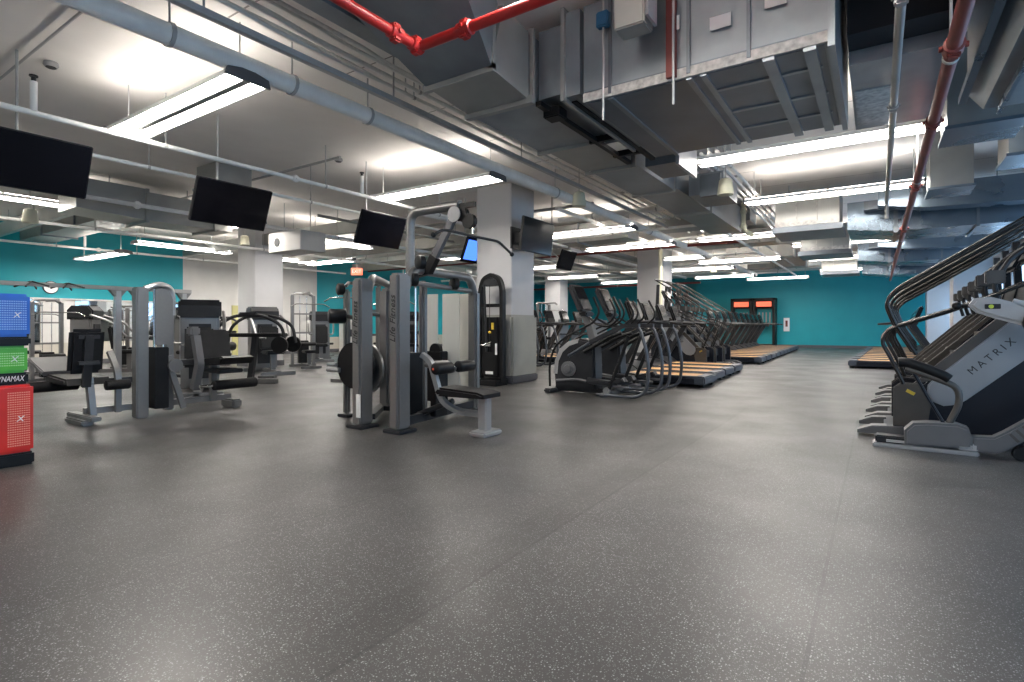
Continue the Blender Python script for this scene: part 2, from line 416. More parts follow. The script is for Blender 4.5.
LN = ['under the leftmost television', 'before the teal wall, running down the room', 'before the white wall, running down the room', 'over the far left mirrors, running across',
      'just right of the second television', 'left of the white column, running down the room', 'before the teal end of the left wall', 'behind the near column', 'behind the lights over the column',
      'far back on the left side', 'far back by the left teal wall', 'behind the camera on the left', 'behind the camera', 'above the camera', 'behind the camera on the right', 'last on the left of the far wall', 'last by the left wall', 'nearest along the left mirrors']
for (x, y, r, *zz_), nm in zip(LL, LN):
    copy_tree(proto, None, (x, y, zz_[0] if zz_ else ZL), r*PI/2, 'long fluorescent light ' + nm, 'lights over the weight machines')

# ------------------------------------------------------------------ pipes and conduits
def pipe(pts, r, m, name, label, cat='pipe', fil=0, rect=None, hang=(), group=None, couplings=(), cm=None):
    o = thing(name, label, cat, pts[0], 0, group, world=True)
    MB().tube(pts, r, 14, fil=fil, rect=rect).build('pipe_run', m, o)
    P = [Vector(p) for p in pts]
    def along(t):
        L_ = sum((P[i+1]-P[i]).length for i in range(len(P)-1)); t *= L_
        for i in range(len(P)-1):
            l = (P[i+1]-P[i]).length
            if t <= l: return P[i].lerp(P[i+1], t/l), (P[i+1]-P[i]).normalized()
            t -= l
        return P[-1], (P[-1]-P[-2]).normalized()
    for t in hang:
        p, dr = along(t)
        MB().cyl((p.x, p.y, p.z+r), (p.x, p.y, CE), .008, seg=6).lathe_line([(-.015, r*1.12), (.015, r*1.12)], p, dr, 14).build('hanger', 'pipeg', o)
    for t in couplings:
        p, dr = along(t)
        mb = MB().lathe_line([(-.05, r*1.05), (-.045, r*1.35), (.045, r*1.35), (.05, r*1.05)], p, dr, 14)
        side = dr.cross(Vector((0, 0, 1))).normalized() if abs(dr.z) < .9 else Vector((1, 0, 0))
        mb.box(p.x-.03, p.x+.03, p.y-.03, p.y+.03, p.z-r*1.75, p.z+r*1.75, bev=.01)
        mb.cyl(p-side*r*1.75, p+side*r*1.75, r*.45, seg=8)
        mb.build('coupling', cm or m, o)
    return o
pipe([(-4.5, YB, 3.3), (-4.5, 26, 3.3)], .085, 'pipew', 'insulated_pipe', 'thick white insulated pipe running down the room left of the red pipe', hang=(.2, .235, .265, .4, .55))
pipe([(-3.83, YB, 3.22), (-3.83, 12, 3.22)], 0, 'pipeg', 'steel_channel', 'slim grey steel channel hung beside the thick white pipe', rect=(.05, .05), hang=(.37, .48, .62), cat='channel')
for i, (x, z, r, nm) in enumerate(((-3.93, 3.42, .018, 'lowest'), (-3.85, 3.46, .022, 'second'), (-3.77, 3.5, .018, 'third'), (-3.6, 3.42, .016, 'rightmost'), (-4.05, 3.5, .015, 'leftmost'))):
    pipe([(x, YB, z), (x, 2.2+i*.3, z), (x-.04, 2.5+i*.3, z), (x-.04, 14, z)], r, 'pipew', 'conduit', nm + ' thin white conduit of the bundle beside the grey channel', cat='conduit', fil=.1, group='conduit bundle by the white pipe', hang=(.45,))
pipe([(-3.13, YB, 3.3), (-3.13, 3.9, 3.3)], 0, 'galv', 'rectangular_raceway', 'grey rectangular raceway left of the red pipe, ending under the duct', rect=(.16, .15), cat='raceway')
pipe([(-2.43, YB, 2.85), (-2.43, 2.55, 2.85), (1.6, 2.55, 2.85)], .032, 'red', 'sprinkler_pipe', 'bright red sprinkler pipe turning a corner under the large ducts', fil=.03, couplings=(.6, .617, .655, .85), hang=(.74,))
pipe([(.343, YB, 2.6), (.343, 22.5, 2.6)], .037, 'redo', 'sprinkler_pipe', 'faded red sprinkler main running down the right side under the ducts', couplings=(.295, .345, .43, .55), hang=(.3, .42, .6))
pipe([(.096, YB, 2.71), (.096, 8.8, 2.71)], .024, 'galvp', 'steel_pipe', 'grey steel pipe with clamps, left of the faded red main', couplings=(.56, .572, .7), cm='lgrey')
pipe([(.096, 8.83, 2.72), (.096, 8.83, 2.5)], .023, 'galvp', 'steel_pipe', 'short grey drop at the end of the clamped steel pipe')
# left side sprinkler lines
pipe([(-6.68, YB, 3.1), (-6.68, 12.5, 3.1)], .028, 'pipew', 'sprinkler_pipe', 'white sprinkler pipe running along above the televisions', hang=(.42, .55, .7), couplings=(.52,))
pipe([(-7.75, YB, 3.1), (-7.75, 12, 3.1)], .026, 'pipew', 'sprinkler_pipe', 'white sprinkler pipe just behind the televisions', hang=(.45, .6))
pipe([(-10.1, YB, 3.05), (-10.1, 16, 3.05)], .035, 'pipew', 'sprinkler_pipe', 'white pipe lower behind the leftmost television', hang=(.35, .45, .6), couplings=(.4,))
pipe([(-17.2, YB, 3.08), (-17.2, 14, 3.08)], .03, 'pipew', 'sprinkler_pipe', 'white sprinkler pipe along the left teal wall', hang=(.5, .6, .7), couplings=(.55,))
pipe([(-13.0, YB, 3.0), (-13.0, 20, 3.0)], .03, 'pipew', 'sprinkler_pipe', 'white pipe passing the far white column', hang=(.35, .5, .6))
for i, (y, x0, x1, z, r, mm) in enumerate(((1.75, -18, -4.7, 3.66, .012, 'pipeg'), (5.35, -16, -6.7, 3.6, .02, 'pipeg'), (9.7, -17, -4.6, 3.45, .03, 'pipeg'), (11.8, -17, -3, 3.2, .03, 'pipew'), (15.4, -17.5, -3, 3.3, .04, 'redo'),
        (19.95, -17.5, -3, 3.2, .05, 'pipew'), (23.7, -17.5, 0, 3.3, .04, 'pipew'), (26.5, -17.5, -7, 3.1, .05, 'redo'), (9.4, -4.0, -1.9, 3.5, .02, 'pipeg'))):
    pipe([(x0, y, z), (x1, y, z)], r, mm, 'cross_pipe', ['hair thin dark conduit fixed to the near left ceiling', 'thin dark conduit crossing above the second television', 'thin grey pipe crossing before the white column', 'white pipe crossing behind the near column',
         'rusty red pipe crossing behind the near column', 'white pipe crossing past the middle column', 'white pipe crossing far back', 'rusty red pipe last before the far left wall', 'short thin pipe crossing at the small ducts'][i], hang=(.25, .6, .85) if i > 1 else ())
for i, (x, z, y0, y1, mm, r) in enumerate(((-5.2, 3.35, 9.3, 27, 'pipew', .04), (-7.85, 3.4, 8, 27, 'pipew', .06), (-9.2, 3.25, 6.8, 26, 'galvp', .03), (-11.75, 3.45, 9, 28, 'pipew', .09), (-2.9, 3.2, 12.8, 26, 'pipew', .035), (-2.6, 3.3, 12.8, 24, 'pipeg', .025),
        (-15.0, 3.3, 4, 25, 'pipew', .04), (-1.75, 3.35, 7.4, 15.5, 'pipew', .022), (-1.85, 3.35, 7.4, 15.5, 'pipew', .022), (-1.95, 3.35, 7.4, 15.5, 'pipew', .022), (-2.05, 3.35, 7.4, 15.5, 'pipew', .022))):
    pipe([(x, y0, z), (x, y1, z)], r, mm, 'conduit', ['white pipe over the elliptical row', 'white pipe left of the near column', 'grey conduit behind the third television', 'thick white pipe beyond the third television', 'white pipe over the treadmill row',
         'thin grey conduit over the treadmill row', 'white pipe before the left white wall', 'rightmost of four white conduits by the boxed ducts', 'third of four white conduits by the boxed ducts', 'second of four white conduits by the boxed ducts', 'leftmost of four white conduits by the boxed ducts'][i], cat='conduit',
         hang=(.1, .4, .7), group='conduits deeper in the room')
# diagonal-looking beam crossing from near column and drop pipe by middle column
pipe([(-5.98, 17.72, 0), (-5.98, 17.72, 3.62)], .065, 'cream', 'drain_pipe', 'cream vertical drain pipe standing before the middle column')
pipe([(-2.15, 11.2, 3.65), (-2.15, 11.2, 2.9), (-2.0, 11.3, 2.8)], .04, 'cream', 'drain_pipe', 'cream bent drain pipe hanging beside the boxed duct', fil=.15, couplings=(.4, .7))
# denser runs of pipe and tray deep over both halves of the room
random.seed(11)
for i in range(9):
    y = 10.6+i*1.9; z = 3.3+.22*random.random(); a = -5.2-1.2*random.random()
    pipe([(a, y, z), (-3.1, y, z)], .025+.03*random.random(), 'pipew', 'branch_pipe', 'short white branch pipe over the left cardio row, %s' % (ORD+ORD)[i], cat='pipe', hang=(.3, .8), group='branch pipes over the cardio row')
for i in range(6):
    x = -7.2-1.3*i; y0 = 13.1+random.random()*2
    pipe([(x, y0, 3.42), (x, y0+9, 3.42)], 0, 'galvp', 'cable_tray', 'pale metal cable tray deep behind the near column, number %s from the right' % ['one', 'two', 'three', 'four', 'five', 'six'][i], cat='cable tray', rect=(.3, .08), hang=(.2, .5, .8), group='cable trays behind the near column')
for i, (y, x0, x1) in enumerate(((3.9, -17.5, -11.9), (8.2, -17.5, -9.6), (11.0, -17.0, -7.2), (14.2, -17.0, -7.5))):
    pipe([(x0, y, 3.3), (x1, y, 3.3)], 0, 'galvp', 'cable_tray', 'pale tray crossing the left ceiling, %s' % ORD[i], cat='cable tray', rect=(.28, .1), hang=(.2, .5, .8), group='trays crossing the left ceiling')
# small slab fittings
for i, (x, y) in enumerate(((-6.85, 1.95), (-7.05, 5.6))):
    t = thing('smoke_detector', ['round grey detector on the slab left of the nearest light', 'round detector on the slab between the second and third televisions'][i], 'smoke detector', (x, y, CE), 0, 'round detectors on the slab')
    MB().lathe_line([(0, .06), (-.03, .065), (-.05, .05)], (0, 0, 0), (0, 0, 1)).build('detector_body', 'lgrey', t)
    MB().lathe_line([(-.05, .045), (-.056, .04)], (0, 0, 0), (0, 0, 1)).build('detector_grille', 'char', t)
for i, (x, y) in enumerate(((-6.68, 1.77), (-6.68, 5.75), (-17.2, 5.6))):
    t = thing('fire_sprinkler', ['white upright sprinkler riser above the leftmost television', 'white sprinkler riser above the third television', 'white sprinkler riser by the teal wall'][i], 'sprinkler', (x, y, 3.1), 0, 'sprinkler risers')
    MB().cyl((0, 0, .02), (0, 0, .3), .03, seg=12).build('riser', 'pipew', t)
    MB().cyl((0, 0, .3), (0, 0, .34), .02, seg=10).cyl((0, 0, .345), (0, 0, .36), .035, seg=10).build('deflector', 'char', t)

# ------------------------------------------------------------------ ducts
def duct(name, label, parts, cat='air duct'):
    """parts: (part name, material, list of boxes x0,x1,y0,y1,z0,z1)"""
    b0 = parts[0][2][0]
    o = thing(name, label, cat, ((b0[0]+b0[1])/2, (b0[2]+b0[3])/2, b0[4]), 0, None, world=True)
    for nm, mt, bs in parts:
        if nm == 'flange' and len(bs) % 4 == 0:
            for q in range(0, len(bs), 4):
                mb = MB()
                for b in bs[q:q+4]: mb.box(*b)
                mb.build(nm, mt, o, smooth=False)
            continue
        mb = MB()
        for b in bs: mb.box(*b)
        mb.build(nm, mt, o, smooth=False)
    return o
def flange_y(y, x0, x1, z0, z1, t=.03, g=.035):   # ring around a duct running along y
    return [(x0-g, x1+g, y-t/2, y+t/2, z0-g, z0), (x0-g, x1+g, y-t/2, y+t/2, z1, z1+g), (x0-g, x0, y-t/2, y+t/2, z0, z1), (x1, x1+g, y-t/2, y+t/2, z0, z1)]
def flange_x(x, y0, y1, z0, z1, t=.03, g=.035):
    return [(x-t/2, x+t/2, y0-g, y1+g, z0-g, z0), (x-t/2, x+t/2, y0-g, y1+g, z1, z1+g), (x-t/2, x+t/2, y0-g, y0, z0, z1), (x-t/2, x+t/2, y1, y1+g, z0, z1)]
# big plenum box across the view
X0, X1, Y0, Y1, Z0, Z1 = -1.95, -.26, 3.93, 5.62, 2.85, 3.62
o = duct('air_plenum', 'huge rectangular galvanised plenum box hanging at top centre', [
    ('casing', 'galv', [(X0, X1, Y0, Y1, Z0, Z1)]),
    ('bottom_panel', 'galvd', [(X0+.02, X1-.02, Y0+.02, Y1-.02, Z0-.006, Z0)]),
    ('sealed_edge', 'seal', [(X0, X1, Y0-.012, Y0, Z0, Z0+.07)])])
sm = MB()
for x in (-1.72, -1.12, -.72): sm.box(x-.012, x+.012, Y0-.02, Y0-.001, Z0+.02, Z1)
sm.box(X0, X1, Y0-.014, Y0-.002, Z0+.07, Z0+.078)
sm.build('standing_seam', 'galvd', o, smooth=False)
r1 = MB()
for x in (-1.72, -1.12, -1.02): r1.box(x-.02, x+.02, Y0, Y1, Z0-.02, Z0-.006)
for y in (4.25, 4.75, 5.2): r1.box(-1.0, X1-.05, y-.018, y+.018, Z0-.018, Z0-.006)
r1.build('stiffener', 'galv', o, smooth=False)
r2 = MB()
for x in (-.6, -.36): r2.box(x-.035, x+.035, Y0-.01, Y1+.02, Z0-.03, Z0-.006)
r2.box(X1, X1+.04, Y0-.03, Y1+.04, Z0-.04, Z1)
r2.build('support_angle', 'galv', o, smooth=False)
for (x, z, w_, h_) in ((-.97, 3.12, .14, .09), (-.62, 3.16, .13, .13), (-1.24, 3.2, .06, .1)):
    MB().box(x, x+w_, Y0-.026, Y0-.021, z, z+h_).build('paper_label', 'paper', o, smooth=False)
r3 = MB().box(-1.27, -1.2, Y0-.05, Y0-.02, Z0+.01, Z1); r3.build('strut', 'redo', o, smooth=False)
# upper switch box fixed before the plenum
t = thing('junction_box', 'tall grey metal box hung in front of the plenum top', 'junction box', (-1.42, 3.62, 3.25), 0, None, world=True)
MB().box(-1.55, -1.33, 3.6, 3.78, 3.16, CE, bev=.01).build('box_body', 'galvp', t, smooth=False)
MB().box(-1.32, -1.3, 3.6, 3.78, 3.2, CE).box(-1.42, -1.4, 3.595, 3.6, 3.4, 3.42).build('box_hinge', 'lgrey', t, smooth=False)
for x, y, z in ((-1.75, 3.86, 3.42), (-1.21, 3.86, 3.55)):
    t = thing('beam_clamp', 'blue pipe clamp with rod at the %s of the plenum face' % ('left' if x < -1.5 else 'middle'), 'clamp', (x, y, z), 0, 'blue clamps on the plenum', world=True)
    MB().box(x-.05, x+.05, y-.03, y+.03, z-.06, z+.06, bev=.01).build('clamp_body', 'bluec', t)
    MB().cyl((x, y, Z0-.2), (x, y, CE), .009, seg=8).build('rod', 'pipeg', t)
# left duct running down the room with elbow and transition nearest the camera
A0, A1 = -3.03, -2.4
zz = 2.95
o = duct('air_duct', 'wide flat galvanised duct running down the room left of the plenum', [
    ('duct_section', 'galv', [(A0, A1, 3.85, 5.05, zz, 3.5)]),
    ('duct_section', 'galvp', [(A0+.03, A1-.01, 5.1, 6.1, zz+.02, 3.5)]),
    ('duct_section', 'galv', [(A0+.08, A1+.03, 6.15, 7.6, zz+.02, 3.5)]),
    ('duct_section', 'galv', [(A0+.1, A1+.05, 7.65, 12.0, zz+.05, 3.5)]),
    ('flange', 'galvp', flange_y(3.85, A0, A1, zz, 3.5)+flange_y(5.07, A0, A1, zz, 3.5)+flange_y(6.13, A0+.05, A1, zz+.02, 3.5)+flange_y(7.62, A0+.08, A1, zz+.03, 3.5)+flange_y(9.5, A0+.1, A1+.05, zz+.05, 3.5)),
])
MB().box(A1-.02, A1+.35, 5.0, 5.04, zz-.04, zz+.02).box(A1+.02, A1+.07, 3.9, 5.9, zz-.04, zz).box(A1+.3, A1+.35, 4.0, 5.9, zz-.04, zz).box(A1, A1+.35, 5.55, 5.6, zz-.04, zz+.02).build('black_support_frame', 'black', o, smooth=False)
MB().box(A1, A1+.16, 4.05, 4.2, zz-.09, zz, bev=.01).build('damper_motor', 'black', o)
# elbow: big angled hood toward the camera
o = thing('duct_elbow', 'angled galvanised duct elbow dropping from the slab above the red pipe corner', 'air duct', (-2.7, 3.2, 3.0), 0, None, world=True)
mb = MB()
mb.hexa([(-3.03, 3.82, 2.95), (-2.4, 3.82, 2.95), (-2.4, 3.3, 3.0), (-3.03, 3.3, 3.0), (-3.03, 3.82, 3.5), (-2.4, 3.82, 3.5), (-2.4, 3.45, 3.55), (-3.03, 3.4, 3.55)])
mb.build('duct_section', 'galvp', o, smooth=False)
mb = MB()
mb.hexa([(-3.03, 3.27, 3.0), (-2.38, 3.27, 3.0), (-1.95, 2.2, 3.28), (-2.95, 2.2, 3.28), (-3.03, 3.35, 3.5), (-2.38, 3.35, 3.5), (-1.95, 2.3, 3.69), (-2.95, 2.3, 3.69)])
mb.build('hood', 'galv', o, smooth=False)
mb = MB().hexa([(-2.9, 2.17, 3.3), (-1.9, 2.17, 3.3), (-1.7, .6, 3.3), (-2.75, .6, 3.3), (-2.9, 2.17, 3.69), (-1.9, 2.17, 3.69), (-1.7, .6, 3.69), (-2.75, .6, 3.69)])
mb.build('duct_section', 'galvd', o, smooth=False)
for b in ((-3.06, -2.36, 3.8, 3.84, 2.91, 2.97), (-2.95, -1.88, 2.17, 2.2, 3.25, 3.31)): MB().box(*b).build('flange', 'galvp', o, smooth=False)
MB().box(-3.06, -2.36, 3.26, 3.3, 2.96, 3.02).box(-2.4, -2.36, 3.26, 3.3, 2.98, 3.5).build('flange', 'galvp', o, smooth=False)
# connector from elbow to plenum
o = duct('air_duct', 'short galvanised link between the angled elbow and the plenum', [
    ('duct_section', 'galv', [(-2.38, -2.12, 3.95, 5.3, 2.98, 3.55)]),
    ('duct_section', 'galv', [(-2.1, -1.97, 3.9, 5.4, 2.92, 3.6)]),
    ('flange', 'galvp', flange_x(-2.11, 3.9, 5.4, 2.92, 3.6))])
# right of the plenum
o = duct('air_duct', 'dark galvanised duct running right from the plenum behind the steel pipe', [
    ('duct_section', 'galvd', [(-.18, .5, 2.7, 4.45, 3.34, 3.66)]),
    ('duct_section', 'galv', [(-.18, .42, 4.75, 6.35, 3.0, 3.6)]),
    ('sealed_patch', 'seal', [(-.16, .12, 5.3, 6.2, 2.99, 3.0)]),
    ('painted_gap_shade', 'gap_shade', [(-.18, .5, 4.46, 4.74, 3.1, 3.66)])])  # last part: black block painting the shade between the ducts, not a fitting
o = thing('air_duct', 'large grey duct with blue lit seams filling the upper right corner', 'air duct', (1.6, 5, 2.9), 0, None, world=True)
mb = MB()
mb.prism([(.62, 3.0), (.72, 2.86), (2.7, 2.82), (2.7, 3.6), (.62, 3.6)], 1.5, 5.9, 'y'); mb.build('duct_section', 'galv', o, smooth=False)
MB().box(.56, .61, 1.5, 5.9, 2.93, 2.99).box(.8, .83, 1.5, 5.9, 2.8, 2.85).build('seam_rail', 'galvb', o, smooth=False)
MB().box(.56, .7, 3.6, 3.75, 2.8, 2.95).box(.55, 2.7, 3.55, 3.65, 2.76, 2.82).build('strap', 'black', o, smooth=False)
# small vertical drops to the right
for i, (x0, x1, y0, y1, z0, z1) in enumerate(((.52, 1.05, 6.3, 6.9, 2.86, 3.3), (.56, 1.0, 8.9, 9.5, 2.84, 3.3), (1.1, 1.6, 7.4, 8.0, 2.8, 3.2))):
    o = duct('duct_drop', ['square galvanised duct drop under the upper right duct', 'smaller galvanised drop behind the faded red main', 'galvanised drop beside the window duct'][i], [
        ('drop_body', 'galvp', [(x0, x1, y0, y1, z0+.02, CE)]), ('drop_bottom', 'galvb', [(x0-.02, x1+.02, y0-.02, y1+.02, z0-.01, z0+.02)])])
MBx = None
# window side duct behind with sloped sides
def sloped(name, label, y0, y1, z0):
    o = thing(name, label, 'air duct', (.6, (y0+y1)/2, z0), 0, 'ducts along the windows', world=True)
    MB().prism([(-.45, z0+.08), (.25, z0), (2.05, z0), (2.7, z0+.25), (2.7, z0+.55), (-.45, z0+.55)], y0, y1, 'y').build('duct_section', 'galvb', o, smooth=False)
    MB().prism([(.0, z0+.34), (.6, z0+.24), (2.05, z0+.2), (2.7, z0+.42), (2.7, z0+.6), (.0, z0+.6)], y0-.65, y0-.28, 'y').build('upper_section', 'galvb', o, smooth=False)
    MB().box(-.2, 2.7, y0-.29, y0-.03, z0+.35, z0+.5).build('link_section', 'galvd', o, smooth=False)
    for xa, xb in ((.22, .28), (1.3, 1.34)): MB().box(xa, xb, y0-.02, y1+.02, z0-.03, z0+.58).build('flange', 'galv', o, smooth=False)
    for x in (.7, 1.6): MB().cyl((x, y0+.4, z0+.5), (x, y0+.4, CE), .01, seg=6).build('rod', 'pipeg', o)
    return o
sloped('air_duct', 'wide dark duct crossing toward the windows behind the second aisle light', 11.3, 12.6, 2.68)
sloped('air_duct', 'wide dark duct crossing toward the windows behind the third aisle light', 17.2, 18.2, 2.72)
sloped('air_duct', 'wide dark duct crossing toward the windows nearest the far wall', 22.0, 23.0, 2.75)
for i, y in enumerate((10.9, 14.75, 20.7)):
    o = duct('air_duct', 'boxed duct with sealed seams hanging over the aisle, %s of three' % ['nearest', 'middle', 'farthest'][i], [
        ('duct_body', 'galvp', [(-1.55, -.55, y, y+1.1, 2.85, 3.45)]),
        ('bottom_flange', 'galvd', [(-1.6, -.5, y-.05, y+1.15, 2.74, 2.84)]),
        ('rod', 'pipeg', [(-1.4, -1.38, y+.5, y+.52, 3.45, CE)]), ('seam', 'seal', [(-1.55, -.55, y-.012, y, 2.85, 2.93), (-1.22, -1.2, y-.02, y, 2.9, 3.45), (-.9, -.88, y-.02, y, 2.9, 3.45)])])
# small boxed ducts beyond the left duct
o = duct('duct_branch', 'small square duct branch with open frame beneath the plenum far edge', [
    ('branch_body', 'galvd', [(-2.2, -1.85, 6.0, 6.6, 2.88, 3.2)]), ('branch_frame', 'lgrey', [(-1.84, -1.8, 5.95, 6.65, 2.84, 3.24)]), ('rod', 'pipeg', [(-2.02, -2.0, 6.3, 6.32, 3.2, CE)])])
o = duct('duct_branch', 'small dark square duct branch behind the framed branch', [
    ('branch_body', 'galv', [(-2.28, -1.8, 8.0, 8.9, 2.95, 3.25)]), ('branch_frame', 'galvd', [(-2.1, -1.82, 7.9, 8.0, 2.9, 3.2)]), ('rod', 'pipeg', [(-2.02, -2.0, 8.4, 8.42, 3.25, CE)])])
for i, y in enumerate((12.1, 15.5, 19.0, 22.6)):
    duct('air_duct', 'galvanised cross duct over the treadmill row, %s' % ORD[i], [('duct_section', 'galvp', [(-4.2, -2.2, y, y+.7, 3.25, 3.62)]), ('flange', 'galv', flange_x(-3.2, y, y+.7, 3.25, 3.62))])
# left side ducts above the weights
o = thing('air_duct', 'grey sloped duct coming down behind the leftmost television', 'air duct', (-11, 4.5, 2.9), 0, None, world=True)
MB().hexa([(-11.6, 3.4, 3.0), (-10.8, 3.4, 3.0), (-10.8, 4.4, 2.95), (-11.6, 4.4, 2.95), (-11.6, 3.4, 3.5), (-10.8, 3.4, 3.5), (-10.8, 4.4, 3.5), (-11.6, 4.4, 3.5)]).build('duct_section', 'galvp', o, smooth=False)
MB().box(-11.6, -10.8, 4.45, 5.98, 2.95, 3.45).build('duct_section', 'galvp', o, smooth=False)
for y_ in (4.0, 5.3): MB().cyl((-11.2, y_, 3.4), (-11.2, y_, CE), .01, seg=6).build('rod', 'pipeg', o)
MB().box(-11.65, -10.75, 4.4, 4.45, 2.9, 3.5).box(-11.65, -10.75, 5.6, 5.64, 2.91, 3.5).build('flange', 'galvp', o, smooth=False)
duct('air_duct', 'vertical grey duct box above the second television', [('drop_body', 'galvp', [(-9.4, -8.8, 4.6, 5.2, 3.12, CE)]), ('drop_collar', 'galv', [(-9.45, -8.75, 4.55, 5.25, 3.3, 3.34)])])
duct('air_duct', 'long grey duct crossing before the left white wall', [('duct_section', 'galvp', [(-17.8, -12.0, 4.45, 5.1, 3.2, 3.55)]), ('flange', 'galv', flange_x(-16.2, 4.45, 5.1, 3.2, 3.55)+flange_x(-14.2, 4.45, 5.1, 3.2, 3.55))])
duct('air_duct', 'grey duct crossing deep behind the near column', [('duct_section', 'galvp', [(-12, -4.9, 12.2, 12.9, 3.15, 3.6)]), ('flange', 'galv', flange_x(-9.2, 12.2, 12.9, 3.15, 3.6)+flange_x(-6.2, 12.2, 12.9, 3.15, 3.6))])
o = thing('air_handler', 'white boxed fan unit hung right of the second television', 'fan unit', (-10.2, 7.0, 2.85), 0, None, world=True)
MB().box(-10.7, -9.6, 6.7, 7.3, 2.6, 3.0, bev=.01).build('unit_casing', 'white', o, smooth=False)
MB().cyl((-10.4, 6.69, 2.8), (-10.4, 6.7, 2.8), .09).build('fan_opening', 'char', o)
for s in (-10.6, -9.7): MB().cyl((s, 7, 3.0), (s, 7, CE), .01, seg=6).build('rod', 'pipeg', o)
# pendant speakers
for i, (x, y, z, nm) in enumerate(((-1.75, 7.9, 2.88, 'hanging below the plenum, right of the small duct branches'), (-3.85, 7.6, 2.92, 'hanging right of the near column'), (-11.3, 2.95, 2.72, 'hanging at the left edge of the view'),
        (-12.3, 7.1, 2.95, 'hanging left of the white column'), (-4.6, 19.0, 2.85, 'hanging right of the middle column'), (-1.55, 16.6, 2.9, 'hanging by the boxed ducts over the aisle'))):
    t = thing('pendant_speaker', 'cream tapered pendant speaker ' + nm, 'speaker', (x, y, z), 0, 'cream pendant speakers')
    MB().lathe_line([(0, .105), (.02, .11), (.2, .085), (.22, .06)], (0, 0, 0), (0, 0, 1)).build('speaker_body', 'cream', t)
    MB().cyl((0, 0, .22), (0, 0, CE-z), .006, seg=6).build('hanging_cable', 'pipeg', t)

# ------------------------------------------------------------------ televisions
def tv(x, y, z, label, w_=.92, h_=.52, tilt=math.radians(22), scr='screen'):
    t = thing('television', label, 'television', (x, y, z), 0, 'televisions hung from the ceiling')
    R = ('Y', tilt)
    MB().box(-.045, 0, -w_/2, w_/2, -h_/2, h_/2, bev=.008, rot=R, piv=(0, 0, 0)).build('casing', 'black', t)
    MB().box(0, .002, -w_/2+.012, w_/2-.012, -h_/2+.012, h_/2-.012, rot=R, piv=(0, 0, 0)).build('screen', scr, t, smooth=False)
    MB().box(-.1, -.04, -.15, .15, -.12, .12, rot=R, piv=(0, 0, 0)).tube([(-.12, 0, 0), (-.36, 0, .2), (-.36, 0, CE-z)], .012, 10).build('ceiling_bracket', 'pipeg', t)
    return t
tv(-6.45, 1.68, 2.57, 'flat television hung leftmost, cut by the frame edge')
tv(-6.45, 3.58, 2.52, 'black flat television hung second from the left, above the leg machine')
tv(-6.45, 5.95, 2.56, 'black flat television hung third from the left, left of the pulldown tower')
t4 = tv(-6.72, 8.8, 2.57, 'flat television with a lit blue picture, half behind the near column', scr='screen')
MB().box(.003, .006, -.42, .0, -.2, .2, rot=('Y', math.radians(22)), piv=(0, 0, 0)).build('blue_picture', 'screen_b', t4, smooth=False)
t = thing('television', 'reflective flat television bracketed on the right face of the near column', 'television', (-5.15, 8.45, 2.68), 0, None)
MB().box(0, .05, -.53, .53, -.3, .3, bev=.008, rot=('Y', .12), piv=(0, 0, 0)).build('casing', 'black', t)
MB().box(.05, .053, -.515, .515, -.285, .285, rot=('Y', .12), piv=(0, 0, 0)).build('screen', mat('glossy_screen', (.05, .05, .05), .12, .6), t, smooth=False)
MB().box(-.42, 0, -.1, .1, -.1, .1).box(-.43, -.4, -.2, .2, -.2, .2).build('wall_bracket', 'char', t, smooth=False)
tv(-5.2, 9.75, 2.38, 'small dark screen hung just beyond the near column', .6, .4)

# wall clock
t = thing('wall_clock', 'round white wall clock on the teal band above the mirrors', 'clock', (XL, 5.2, 2.08))
MB().lathe_line([(0, .17), (.03, .17), (.035, .15)], (0, 0, 0), (1, 0, 0), 28).build('case', 'char', t)
MB().lathe_line([(.03, .15), (.037, .15)], (0, 0, 0), (1, 0, 0), 28).build('dial', 'print', t)
MB().box(.037, .041, -.006, .006, 0, .11).box(.037, .041, -.07, 0, -.006, .006).build('hands', 'ink', t, smooth=False)

# ------------------------------------------------------------------ treadmills (local: rear edge x=0, front toward -x)
def make_treadmill(label, group):
    t = thing('treadmill', label, 'treadmill', (0, 0, 0), 0, group)
    MB().box(-2.02, -.02, -.4, .4, .045, .17, bev=.02).build('deck', 'navy', t)
    MB().box(-1.6, -.2, -.31, .31, .165, .185).build('running_belt', 'belt', t, smooth=False)
    for s in (-1, 1):
        MB().box(-1.65, -.04, s*.365-.04, s*.365+.04, .165, .197, bev=.008).build('side_rail', 'beltg', t)
    MB().box(-.2, 0, -.41, .41, .05, .19, bev=.02).build('rear_cap', 'beltg', t)
    MB().prism([(-2.1, .05), (-2.1, .2), (-1.95, .32), (-1.65, .3), (-1.5, .19), (-1.5, .05)], -.42, .42, 'y', bev=.02).build('motor_cover', 'char', t)
    for s in (-1, 1):
        MB().tube([(-1.9, s*.41, .1), (-1.3, s*.41, 1.12)], 0, rect=(.11, .06)).build('upright', 'char', t, smooth=False)
        MB().tube([(-1.35, s*.41, 1.12), (-1.0, s*.4, 1.14), (-.62, s*.38, 1.1)], .024, 8, fil=.08).build('handrail', 'char', t)
    MB().box(-1.42, -1.12, -.43, .43, 1.07, 1.17, bev=.02).build('dashboard', 'char', t)
    c = MB().box(-1.42, -1.34, -.24, .24, 1.15, 1.56, bev=.03, rot=('Y', -.35), piv=(-1.38, 0, 1.16)).build('console', 'black', t)
    MB().box(-1.338, -1.334, -.2, .2, 1.28, 1.5, rot=('Y', -.35), piv=(-1.38, 0, 1.16)).build('display', 'screen', c, smooth=False)
    for s in (-1, 1): MB().box(-2.0, -1.9, s*.3-.04, s*.3+.04, 0, .06).box(-.12, -.04, s*.3-.04, s*.3+.04, 0, .06).build('foot', 'black', t, smooth=False)
    return t
